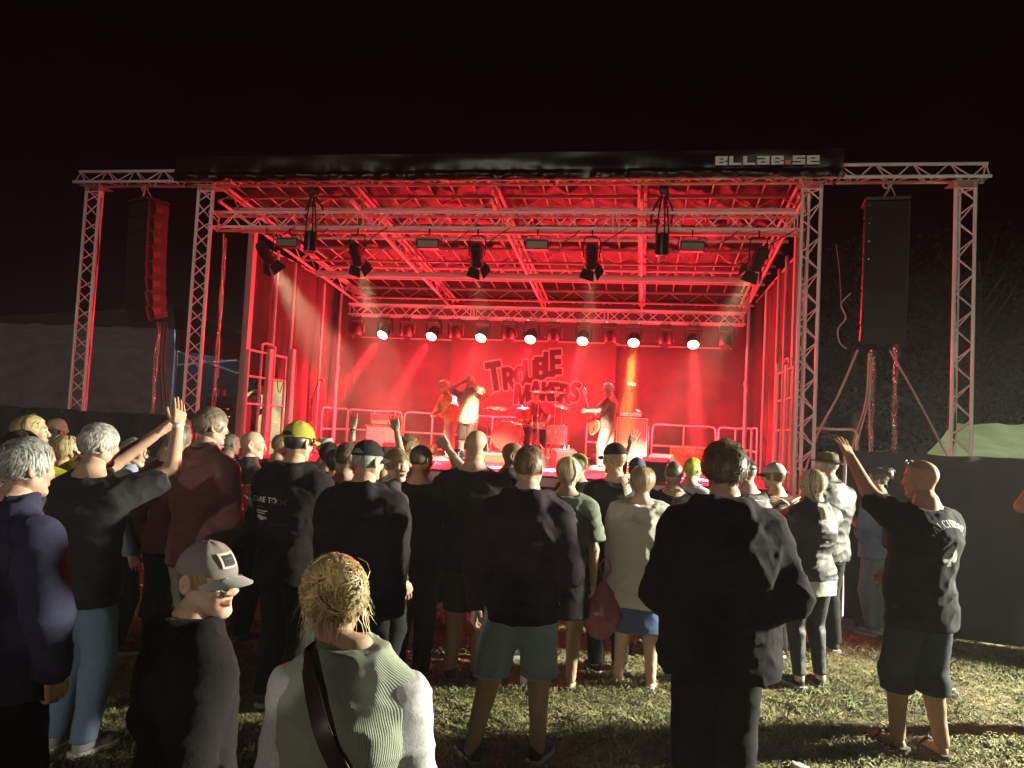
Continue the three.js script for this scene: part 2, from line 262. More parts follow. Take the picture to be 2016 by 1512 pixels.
function railing(label, a, b, posts) {
  const o = thing('stage_railing', label, 'railing', [0, DECK, 0], 0, 'tube railings round the back of the stage'), A = V(...a), B = V(...b), d = B.clone().sub(A);
  const at = (t, y) => [A.x + d.x * t, y, A.z + d.z * t]; part(o, 'top_rail', tubeGeo([at(0.004, 0), at(0.004, 0.8), at(0.02, 0.95), at(0.06, 0.98), at(0.5, 0.98), at(0.94, 0.98), at(0.98, 0.95), at(0.996, 0.8), at(0.996, 0)], 0.02, 70, 6), M.alu);
  bar(o, 'mid_rail', at(0.005, 0.5), at(0.995, 0.5), 0.018, M.alu); bar(o, 'toe_rail', at(0.005, 0.12), at(0.995, 0.12), 0.018, M.alu);
  for (let k = 1; k < posts; k++) bar(o, 'post', at(k / posts, 0), at(k / posts, 0.97), 0.018, M.alu);
}
[['left end', -6.25], ['left of the pale amplifier', -4.78], ['behind the guitarist', -3.3]].forEach(([w, x]) => railing('tube railing at the back of the stage, ' + w, [x, 0, -7.0], [x + 1.42, 0, -7.0], 2));
[['between drums and bass amplifier', -0.35], ['right of the bass amplifier', 1.15], ['right end near the steel upright', 2.62]].forEach(([w, x]) => railing('tube railing at the back of the stage, ' + w, [x, 0, -7.0], [x + (x > 2 ? 0.75 : 1.42), 0, -7.0], 2));
railing('tube railing along the right edge of the stage', [3.22, 0, -6.95], [3.22, 0, -5.2], 2); railing('tube railing along the left edge of the stage', [-6.2, 0, -6.95], [-6.2, 0, -5.4], 2);
railing('short tube railing beside the right truss tower', [3.42, 0, -0.95], [3.95, 0, -0.7], 1);
// ---------- stage lamps ----------
function aimed(o, at, to) { const g = new THREE.Group(); g.name = 'lamp_head'; g.position.set(...at); o.add(g); g.lookAt(V(...to)); return g; }
const glowWarm = new THREE.MeshStandardMaterial({ color: 0x222222, emissive: new THREE.Color(1, 0.82, 0.55), emissiveIntensity: 9, roughness: 0.4 });
const glowHot = new THREE.MeshStandardMaterial({ color: 0x222222, emissive: new THREE.Color(1, 0.8, 0.55), emissiveIntensity: 14, roughness: 0.4 });
const RED = new THREE.Color(1, 0.016, 0.03), WARM = new THREE.Color(1, 0.72, 0.42);
const L8 = new THREE.LatheGeometry([[0, -0.2], [0.06, -0.2], [0.085, -0.17], [0.09, 0.1], [0.1, 0.12], [0.1, 0.16], [0.09, 0.165]].map((p) => new THREE.Vector2(...p)), 20); L8.rotateX(Math.PI / 2);
const doorGeo = new THREE.BufferGeometry(); doorGeo.setAttribute('position', new THREE.Float32BufferAttribute([-0.085, 0, 0, 0.085, 0, 0, 0.12, 0.07, 0.15, -0.12, 0.07, 0.15, -0.085, -0.003, 0.002, 0.085, -0.003, 0.002, 0.12, 0.067, 0.152, -0.12, 0.067, 0.152], 3)); doorGeo.setIndex([0, 1, 2, 0, 2, 3, 6, 5, 4, 7, 6, 4, 0, 4, 5, 0, 5, 1, 2, 6, 7, 2, 7, 3, 1, 5, 6, 1, 6, 2, 0, 3, 7, 0, 7, 4]); doorGeo.computeVertexNormals();
function clampPart(o, y) { part(o, 'clamp', new THREE.TorusGeometry(0.034, 0.011, 6, 14), M.blackMatt).position.set(0, y + 0.035, 0); bar(o, 'stem', [0, y, 0], [0, y - 0.1, 0], 0.012, M.blackMatt, cyl6); }
[[-5.11, -4.2, 'leftmost of the five lit theatre spotlights under the front truss', -3.9], [-3.57, -3.95, 'second lit theatre spotlight from the left under the front truss', -4.5], [-1.64, -2.1, 'middle lit theatre spotlight under the front truss', -4.4], [0.1, -0.2, 'fourth lit theatre spotlight from the left under the front truss', -4.6], [2.48, 1.2, 'rightmost of the five lit theatre spotlights under the front truss', -4.4]].forEach(([x, tx, label, tz], i) => {
  const o = thing('theatre_spotlight', label, 'spotlight', [x, 4.38, -0.38], 0, 'lit theatre spotlights under the front truss');
  clampPart(o, 0.41); part(o, 'yoke', tubeGeo([[-0.12, 0, 0], [-0.125, 0.18, 0], [-0.1, 0.29, 0], [0, 0.31, 0], [0.1, 0.29, 0], [0.125, 0.18, 0], [0.12, 0, 0]], 0.009, 30, 5), M.blackMatt);
  const h = aimed(o, [0, 0, 0], [tx, 1.3, tz]); part(h, 'housing', L8, M.black); for (let k = 0; k < 3; k++) part(h, 'cooling_fin', new THREE.TorusGeometry(0.093, 0.004, 5, 20), M.blackMatt).position.z = -0.12 + k * 0.06;
  const lens = part(h, 'lamp_lens', new THREE.CircleGeometry(0.085, 20), glowWarm); lens.position.z = 0.13;
  for (let k = 0; k < 4; k++) { const hold = new THREE.Group(); hold.rotation.z = k * Math.PI / 2 + 0.4; hold.name = 'barn_door_hinge'; const d = part(hold, 'barn_door', doorGeo, M.blackMatt); d.position.set(0, 0.095, 0.165); h.add(hold); }
  part(o, 'power_cable', tubeGeo([[0, 0.02, -0.16], [0.12, 0.2, -0.1], [0.3, 0.3, 0.02], [0.5, 0.42, 0.05]], 0.008, 20, 5), M.cable);
  spotLight(h, 'spotlight_beam', WARM, [4200, 3200, 950, 1350, 2100][i], [0, 0, 0.16], [0, 0, 1], [0.24, 0.17, 0.16, 0.15, 0.2][i], 0.45, 4);
});
[[-4.72, 'unlit floodlight box between the two leftmost theatre spotlights'], [-2.41, 'unlit floodlight box left of the middle theatre spotlight'], [-0.72, 'unlit floodlight box right of the middle theatre spotlight'], [1.55, 'unlit floodlight box near the right end of the lamp truss']].forEach(([x, label]) => {
  const o = thing('flood_box', label, 'floodlight', [x, 4.55, -0.38], 0.05, 'unlit floodlight boxes on the front lamp truss'); clampPart(o, 0.24);
  block(o, 'housing', [0.34, 0.15, 0.16], [0, 0, 0], M.black, 0.012); block(o, 'window', [0.31, 0.1, 0.004], [0, -0.01, 0.083], std(lin(0.3, 0.26, 0.18), 0.25)).rotation.x = 0.0;
  part(o, 'yoke', tubeGeo([[-0.19, 0, 0], [-0.19, 0.12, 0], [0, 0.15, 0], [0.19, 0.12, 0], [0.19, 0, 0]], 0.007, 24, 5), M.blackMatt);
  part(o, 'power_cable', tubeGeo([[0.15, 0.03, -0.06], [0.3, 0.04, -0.04], [0.5, 0.12, 0], [0.66, 0.26, 0.02]], 0.008, 20, 5), M.cable);
});
[[-4.32, 'black chain hoist and glossy chain bag hung left of the stage centre'], [1.12, 'black chain hoist and glossy chain bag hung right of the stage centre']].forEach(([x, label]) => {
  const o = thing('chain_hoist', label, 'hoist', [x, 4.55, -0.3]); block(o, 'motor', [0.13, 0.2, 0.14], [0, 0.83, 0], M.black, 0.02); bar(o, 'hook', [0, 0.93, 0], [0, 1.02, 0.1], 0.015, M.steel, cyl6);
  const bag = new THREE.LatheGeometry([[0, -0.16], [0.09, -0.155], [0.098, -0.14], [0.1, 0.15], [0.094, 0.16], [0.09, 0.15], [0.088, -0.13]].map((p) => new THREE.Vector2(...p)), 18); part(o, 'chain_bag', bag, std(lin(0.02, 0.02, 0.02), 0.22)).position.y = 0.0;
  for (const s of [-1, 0.3, 1]) part(o, 'sling', tubeGeo([[0.02 * s, 0.72, 0], [0.06 * s, 0.5, 0.02], [0.09 * s, 0.14, 0]], 0.012, 12, 5), M.blackMatt);
  part(o, 'sling', tubeGeo([[-0.02, 0.76, 0], [-0.16, 0.5, -0.1], [-0.17, 0.36, -0.18]], 0.016, 12, 5), M.blackMatt); part(o, 'sling', tubeGeo([[0.02, 0.76, 0], [0.13, 0.55, -0.1], [0.12, 0.36, -0.18]], 0.016, 12, 5), M.blackMatt);
});
// moving heads on the rear truss
const headGeo = new THREE.LatheGeometry([[0, -0.17], [0.09, -0.16], [0.13, -0.09], [0.14, 0.02], [0.125, 0.1], [0.12, 0.12], [0.11, 0.12]].map((p) => new THREE.Vector2(...p)), 22); headGeo.rotateX(Math.PI / 2);
function movingHead(name, label, group, x, to, lit) {
  const o = thing(name, label, 'stage lamp', [x, 3.83, -5.9], 0, group);
  block(o, 'base', [0.3, 0.1, 0.24], [0, 0.28, 0], M.black, 0.015); for (const s of [-1, 1]) { block(o, 'clamp', [0.03, 0.06, 0.05], [s * 0.08, 0.36, 0], M.chrome); block(o, 'arm', [0.035, 0.27, 0.1], [s * 0.175, 0.11, 0], M.black, 0.01); }
  const h = aimed(o, [0, 0, 0], to); part(h, 'head_shell', headGeo, M.black);
  const lens = part(h, 'lamp_lens', new THREE.CircleGeometry(0.118, 24), lit ? glowHot : std(lin(0.05, 0.05, 0.06), 0.1)); lens.position.z = 0.121;
  return { o, h };
}
[-5.015, -3.856, -2.711, -1.593, -0.432, 0.67, 1.929].forEach((x, i) => {
  const ord = ['first', 'second', 'third', 'fourth', 'fifth', 'sixth', 'seventh'][i];
  const tx = x + [-0.75, -0.6, -0.35, -0.15, -0.2, -0.05, 0.05][i];
  const { h } = movingHead('moving_head_lamp', ord + ' glowing stage lamp from the left in the bright back row', 'glowing stage lamps on the rear truss', x, [tx, 1.03, -3.3], true);
  spotLight(h, 'lamp_beam', i === 5 ? new THREE.Color(1, 0.3, 0.05) : RED, [100000, 100000, 70000, 70000, 100000, 110000, 100000][i], [0, 0, 0.135], [0, 0, 1], 0.075, 0.6, 5);
  { const p = new THREE.PointLight(RED, 42, 0, 2); p.name = 'lamp_stray_light'; p.position.set(0, 0, 0.16); p.castShadow = true; p.shadow.radius = 5; h.add(p); }
  spotLight(h, 'lamp_spill', RED, 620, [0, 0, 0.14], [0, -0.3, 1], 0.9, 1, 5);
});
[-5.695, -4.481, -3.334, -2.096, -1.091, 0.159, 1.33, 2.603].forEach((x, i) => movingHead('dark_moving_head', ['unlit moving head at the left end of the rear truss', 'unlit moving head between the first two glowing lamps', 'unlit moving head between the second and third glowing lamps', 'unlit moving head between the third and fourth glowing lamps', 'unlit moving head between the fourth and fifth glowing lamps', 'unlit moving head between the fifth and sixth glowing lamps', 'unlit moving head between the sixth and seventh glowing lamps', 'unlit moving head at the right end of the rear truss'][i], 'unlit moving heads on the rear truss', x, [x, 1.2, -5], false));
// added uplights, no such lamps seen: they wash the back cloth red
[[-5.7, -6.55, 'added red uplight on the deck left of the pale amplifier', [-5.2, 3.9, -7.35]], [-3.9, -6.55, 'added red uplight on the deck behind the guitarist', [-3.6, 3.9, -7.35]], [-2.75, -6.55, 'added red uplight on the deck left of the drum riser', [-2.2, 3.9, -7.35]], [-0.1, -6.55, 'added red uplight on the deck right of the drum riser', [-0.8, 3.9, -7.35]], [1.25, -6.55, 'added red uplight on the deck behind the bass cabinet', [0.9, 3.9, -7.35]], [2.75, -6.55, 'added red uplight on the deck at the right back corner', [2.4, 3.9, -7.35]]].forEach(([x, z, label, to]) => {
  const o = thing('added_red_uplight', label, 'stage lamp', [x, DECK + 0.14, z], 0, 'added red uplights on the deck'); for (const s of [-1, 1]) bar(o, 'foot', [s * 0.12, -0.13, -0.1], [s * 0.12, -0.13, 0.12], 0.01, M.blackMatt, cyl6);
  part(o, 'yoke', tubeGeo([[-0.12, 0, 0], [-0.12, -0.11, 0], [0.12, -0.11, 0], [0.12, 0, 0]], 0.009, 16, 5), M.blackMatt);
  const h = aimed(o, [0, 0, 0], to); part(h, 'housing', headGeo, M.black).scale.setScalar(0.75); const l = part(h, 'lamp_lens', new THREE.CircleGeometry(0.08, 18), new THREE.MeshStandardMaterial({ color: 0x220000, emissive: RED, emissiveIntensity: 5 })); l.position.z = 0.092;
  spotLight(h, 'added_uplight_beam', RED, 44, [0, 0, 0.11], [0, 0, 1], 0.85, 0.6, 5);
});
// ---------- loudspeakers ----------
function lineArray(x, label, turn, lean) {
  const o = thing('line_array', label, 'loudspeaker', [x, 0, 0.0], turn), grille = std(lin(0.014, 0.014, 0.015), 0.9), shell = std(lin(0.022, 0.021, 0.022), 0.65);
  block(o, 'flying_frame', [0.56, 0.05, 0.4], [0, 5.12, -0.1], M.black, 0.01);
  part(o, 'shackle_chain', tubeGeo([[0, 5.4, -0.02], [0.02, 5.27, 0], [-0.05, 5.15, 0]], 0.014, 10, 5), M.steel); part(o, 'shackle_chain', tubeGeo([[0, 5.4, -0.02], [0.09, 5.24, -0.05], [0.13, 5.15, -0.1]], 0.01, 10, 5), M.steel); part(o, 'hoist_hook', new THREE.TorusGeometry(0.05, 0.014, 6, 14), M.steel).position.set(0, 5.33, 0);
  let y = 5.09, z = 0.06, a = 0.02; const hgt = 0.243;
  for (let k = 0; k < 8; k++) {
    a += 0.012 * k; const hold = new THREE.Group(); hold.name = 'cabinet'; hold.position.set(0, y, z); hold.rotation.x = a; o.add(hold);
    const sh = new THREE.Shape(); sh.moveTo(-0.27, 0.0); sh.lineTo(0.27, 0.0); sh.lineTo(0.17, -0.4); sh.lineTo(-0.17, -0.4); sh.closePath();
    const g = new THREE.ExtrudeGeometry(sh, { depth: hgt - 0.012, bevelEnabled: true, bevelSize: 0.006, bevelThickness: 0.005, bevelSegments: 1 }); g.rotateX(Math.PI / 2); part(hold, 'shell', g, shell).position.y = -0.006;
    block(hold, 'grille', [0.515, hgt - 0.025, 0.012], [0, -hgt / 2, 0.012], grille, 0.004);
    block(hold, 'badge', [0.012, 0.012, 0.003], [-0.22, -0.06, 0.0195], M.chrome);
    for (const s of [-1, 1]) { block(hold, 'rigging_plate', [0.012, hgt - 0.03, 0.09], [s * 0.262, -hgt / 2, -0.06], M.black).rotation.y = s * -0.25; block(hold, 'side_handle', [0.014, 0.09, 0.15], [s * 0.232, -hgt / 2, -0.2], std(lin(0.07, 0.07, 0.07), 0.5)).rotation.y = s * 0.245; }
    y -= Math.cos(a) * hgt; z -= Math.sin(a) * hgt * 0.35;
  }
  return o;
}
lineArray(-7.08, 'tall black line array loudspeaker hung between the left truss towers', -0.42); lineArray(4.07, 'tall black line array loudspeaker hung between the right truss towers', -0.12);
function strap(name, label, pts, r, mat, cat = 'cable', seg = 40) { const o = thing(name, label, cat); part(o, 'run', tubeGeo(pts, r, seg, 5), mat); return o; }
// chains and cables below the arrays
function hangingChain(label, x, z, y0, y1) {
  const o = thing('hoist_chain', label, 'chain', [x, 0, z]); const lk = new THREE.TorusGeometry(0.017, 0.0045, 5, 9); lk.scale(0.8, 1.25, 1); const gs = [];
  for (let y = y1, k = 0; y < y0; y += 0.033, k++) { const g = lk.clone(); g.rotateY(k % 2 ? 0 : Math.PI / 2); g.translate(0.01 * noise2(y * 2, x), y, 0.006 * (k % 3)); gs.push(g); const h = lk.clone(); h.rotateY(k % 2 ? Math.PI / 2 : 0); h.translate(0.035 + 0.012 * noise2(y * 3, x + 9), y, 0); gs.push(h); }
  const m = part(o, 'links', mergeGeometries(gs), M.chrome); m.userData.kind = 'stuff';
}
hangingChain('shiny double hoist chain hanging behind the right loudspeaker', 4.28, -0.22, 3.6, 0.3); hangingChain('thin chain hanging below the right loudspeaker', 3.95, -0.1, 3.1, 0.3); hangingChain('thin chain hanging below the left loudspeaker', -6.72, -0.1, 3.2, 0.3); hangingChain('chain hanging beside the left stage tower', -5.82, -0.35, 4.6, 0.4);
strap('ratchet_strap', 'ratchet strap slanting from the right loudspeaker down to the fence', [[4.2, 3.1, -0.15], [4.45, 2.5, 0.1], [4.75, 1.7, 0.4], [5.1, 0.7, 0.7]], 0.014, M.zinc, 'strap'); strap('guy_strap', 'frayed strap slanting down from the right loudspeaker towards the stage', [[3.8, 3.1, -0.2], [3.6, 2.5, -0.3], [3.35, 1.9, -0.4], [3.2, 1.3, -0.5]], 0.018, M.zinc, 'strap');
[[3.92, 3.05, 3.62], [3.95, 3.05, 3.68], [3.97, 3.0, 3.9]].forEach(([x, y, b], i) => strap('speaker_cable', ['leftmost of three cables hanging below the right loudspeaker', 'middle of three cables hanging below the right loudspeaker', 'rightmost of three cables hanging below the right loudspeaker'][i], [[x, y, -0.1], [x - 0.04, 2.4, -0.05], [lerp(x, b, 0.7), 1.8, 0.05], [b, 1.0, 0.1]], 0.012, M.zinc));
[[-6.62, -6.5], [-6.56, -6.42]].forEach(([x, b], i) => strap('speaker_cable', ['left one of two dark cables below the left loudspeaker', 'right one of two dark cables below the left loudspeaker'][i], [[x, 3.2, -0.1], [x + 0.01, 2.5, -0.08], [b, 1.8, -0.05], [b, 0.6, 0]], 0.014, M.cable));
strap('cable_loop', 'loose loop of cable at the back of the right loudspeaker', [[3.72, 3.9, -0.3], [3.6, 3.75, -0.32], [3.66, 3.55, -0.3], [3.57, 3.4, -0.33], [3.6, 3.2, -0.32], [3.68, 3.12, -0.3]], 0.011, M.zinc); strap('thin_wire', 'thin wire rising from the loop beside the right loudspeaker', [[3.6, 3.7, -0.32], [3.57, 4.2, -0.34], [3.52, 4.6, -0.36]], 0.004, M.zinc);
strap('stage_guy_rope', 'rope slanting from the left end of the lamp truss to the wing', [[-6.0, 4.75, -0.6], [-6.1, 4.2, -0.8], [-6.25, 3.4, -1.1], [-6.4, 2.4, -1.4]], 0.012, M.zinc, 'rope');
// ---------- drum kit on its riser ----------
{
  const o = thing('drum_riser', 'low red lit riser under the drum kit', 'riser', [-1.55, DECK, -5.75]); block(o, 'deck', [2.5, 0.05, 1.9], [0, 0.175, 0], std(lin(0.2, 0.18, 0.17), 0.6), 0.01); block(o, 'front_board', [2.44, 0.14, 0.03], [0, 0.075, 0.92], M.wood); for (const s of [-1, 1]) block(o, 'side_board', [0.03, 0.14, 1.8], [s * 1.2, 0.075, 0], M.wood);
  const R = DECK + 0.2, shell = std(lin(0.45, 0.06, 0.05), 0.25, 0, {}), skin = std(lin(0.6, 0.56, 0.54), 0.6), bras = std(lin(0.7, 0.5, 0.2), 0.28, 1), pale = std(lin(0.55, 0.53, 0.5), 0.5);
  function drum(parent, name, r, h, mat, head = skin) { const g = new THREE.Group(); g.name = name; parent.add(g); part(g, 'shell', new THREE.CylinderGeometry(r, r, h, 28, 1, true), mat); for (const s of [-1, 1]) { const c = part(g, 'drum_head', new THREE.CircleGeometry(r * 0.98, 28), head); c.rotation.x = -s * Math.PI / 2; c.position.y = s * h * 0.49; const t = part(g, 'hoop', new THREE.TorusGeometry(r * 1.02, 0.011, 6, 30), M.chrome); t.rotation.x = Math.PI / 2; t.position.y = s * h / 2; } for (let k = 0; k < 8; k++) { const a = k * Math.PI / 4; bar(g, 'tension_rod', [Math.cos(a) * r * 1.05, -h * 0.48, Math.sin(a) * r * 1.05], [Math.cos(a) * r * 1.05, h * 0.48, Math.sin(a) * r * 1.05], 0.006, M.chrome, cyl6); block(g, 'lug', [0.03, 0.05, 0.03], [Math.cos(a) * r * 1.03, h * 0.15, Math.sin(a) * r * 1.03], M.chrome); } return g; }
  const bd = thing('bass_drum', 'large red bass drum facing the audience', 'drum', [-1.93, R, -5.45]); const b = drum(bd, 'barrel', 0.32, 0.42, shell, std(lin(0.5, 0.05, 0.045), 0.4)); b.rotation.x = Math.PI / 2; b.position.y = 0.36; for (const s of [-1, 1]) bar(bd, 'spur', [s * 0.28, 0.3, 0.15], [s * 0.42, 0.0, 0.3], 0.012, M.chrome, cyl6);
  const tom = thing('rack_tom', 'glossy rack tom above the right side of the bass drum', 'drum', [-1.62, R, -5.5]); const t = drum(tom, 'barrel', 0.15, 0.22, shell); t.position.y = 0.87; t.rotation.x = 0.2; bar(tom, 'tom_stand', [-0.1, 0.68, -0.05], [-0.12, 0.8, -0.1], 0.014, M.chrome, cyl6); bar(tom, 'tom_stand', [0.2, 0, -0.1], [0.18, 0.85, -0.12], 0.014, M.chrome, cyl6);
  const fl = thing('floor_tom', 'pale floor tom at the right end of the drum kit', 'drum', [-0.88, R, -5.6]); drum(fl, 'barrel', 0.22, 0.4, pale).position.y = 0.44; for (let k = 0; k < 3; k++) { const a = k * 2.1 + 0.5; bar(fl, 'leg', [Math.cos(a) * 0.24, 0, Math.sin(a) * 0.24], [Math.cos(a) * 0.24, 0.4, Math.sin(a) * 0.24], 0.01, M.chrome, cyl6); }
  const sn = thing('snare_drum', 'shallow snare drum on a stand beside the drummer', 'drum', [-1.3, R, -5.75]); drum(sn, 'barrel', 0.18, 0.13, M.chrome).position.y = 0.62; bar(sn, 'stand', [0, 0, 0], [0, 0.55, 0], 0.015, M.chrome); for (let k = 0; k < 3; k++) bar(sn, 'leg', [0, 0.25, 0], [Math.cos(k * 2.1) * 0.22, 0, Math.sin(k * 2.1) * 0.22], 0.009, M.chrome, cyl6);
  function cymbal(label, x, z, h, r, tilt, turn) { const c = thing('cymbal', label, 'cymbal', [x, R, z], turn, 'cymbals of the drum kit'); bar(c, 'stand', [0, 0.2, 0], [0, h, 0], 0.011, M.chrome, cyl8); for (let k = 0; k < 3; k++) bar(c, 'leg', [0, 0.32, 0], [Math.cos(k * 2.1 + 0.4) * 0.26, 0, Math.sin(k * 2.1 + 0.4) * 0.26], 0.009, M.chrome, cyl6); block(c, 'clamp', [0.04, 0.05, 0.04], [0, h * 0.62, 0], M.chrome); const g = new THREE.LatheGeometry([[0, 0.03], [0.02, 0.03], [0.05, 0.012], [r * 0.6, 0.004], [r, -0.006], [r * 0.6, 0], [0.05, 0.008], [0, 0.022]].map((p) => new THREE.Vector2(...p)), 30); const m = part(c, 'plate', g, bras); m.position.y = h; m.rotation.x = tilt; part(c, 'wing_nut', new THREE.SphereGeometry(0.015, 8, 6), M.chrome).position.y = h + 0.04; return c; }
  cymbal('low cymbal over the left side of the bass drum', -2.15, -5.35, 0.95, 0.22, 0.25, 0.3); cymbal('small cymbal hung just right of the bass drum', -1.66, -5.32, 0.66, 0.17, 0.28, 0); cymbal('high cymbal in front of the drummer', -1.3, -5.5, 1.35, 0.21, 0.12, 0.5); cymbal('cymbal above the pale floor tom', -0.78, -5.45, 1.05, 0.2, 0.3, 0.9); cymbal('tall cymbal right of the drummer', -0.98, -5.9, 1.38, 0.23, 0.14, 0.4);
  const hh = cymbal('closed pair of cymbals left of the bass drum', -2.42, -5.6, 0.93, 0.18, 0.02, 0.2); const low = hh.children.find((c) => c.name === 'plate').clone(); low.position.y -= 0.03; low.rotation.x = Math.PI; hh.add(low);
  const st = thing('drum_stool', 'round black drum stool behind the kit', 'stool', [-1.52, R, -6.2]); part(st, 'seat', new THREE.CylinderGeometry(0.17, 0.17, 0.08, 20), M.black).position.y = 0.48; bar(st, 'column', [0, 0.1, 0], [0, 0.46, 0], 0.02, M.chrome); for (let k = 0; k < 3; k++) bar(st, 'leg', [0, 0.2, 0], [Math.cos(k * 2.1) * 0.25, 0, Math.sin(k * 2.1) * 0.25], 0.012, M.chrome, cyl6);
}
// ---------- microphones ----------
function micStand(label, x, z, y, boom, base = DECK) {
  const o = thing('microphone_stand', label, 'microphone stand', [x, base, z]); bar(o, 'pole', [0, 0.05, 0], [0, y * 0.72, 0], 0.012, M.black); bar(o, 'clutch', [0, y * 0.68, 0], [0, y * 0.74, 0], 0.02, M.black);
  const tip = [boom[0], y, boom[1]]; bar(o, 'boom', [-boom[0] * 0.25, y * 0.66, -boom[1] * 0.25], tip, 0.009, M.black, cyl6); for (let k = 0; k < 3; k++) bar(o, 'leg', [0, 0.1, 0], [Math.cos(k * 2.1 + 0.5) * 0.3, 0.012, Math.sin(k * 2.1 + 0.5) * 0.3], 0.011, M.black, cyl6);
  bar(o, 'microphone', tip, [tip[0] + 0.1, tip[1] - 0.02, tip[2] + 0.05], 0.018, M.black); part(o, 'microphone_grille', new THREE.SphereGeometry(0.028, 12, 10), M.steel).position.set(tip[0] + 0.12, tip[1] - 0.02, tip[2] + 0.06);
  part(o, 'cable', tubeGeo([[tip[0], tip[1] - 0.01, tip[2]], [tip[0] * 0.5, y * 0.8, tip[2] * 0.5 + 0.03], [0.02, y * 0.4, 0.02], [0.03, 0.02, 0.05], [0.4, 0.012, 0.2]], 0.006, 40, 5), M.cable); return o;
}
micStand('boom microphone stand near the left gate', -5.82, -4.0, 1.54, [0.16, 0.06]); micStand('microphone stand to the right of the bass player', 0.66, -5.0, 1.76, [-0.04, 0.02]); 
{ const o = thing('singer_microphone_stand', 'straight chrome microphone stand in front of the singer', 'microphone stand', [-2.3, DECK, -3.75]); bar(o, 'pole', [0, 0.03, 0], [0, 1.42, 0], 0.013, M.chrome); part(o, 'base', new THREE.CylinderGeometry(0.14, 0.15, 0.03, 24), M.black).position.y = 0.015; bar(o, 'clip', [0, 1.4, 0], [0, 1.46, 0.03], 0.018, M.black); bar(o, 'microphone', [0, 1.44, 0.04], [-0.07, 1.5, -0.08], 0.018, M.black); part(o, 'microphone_grille', new THREE.SphereGeometry(0.028, 12, 10), M.steel).position.set(-0.08, 1.51, -0.1); }
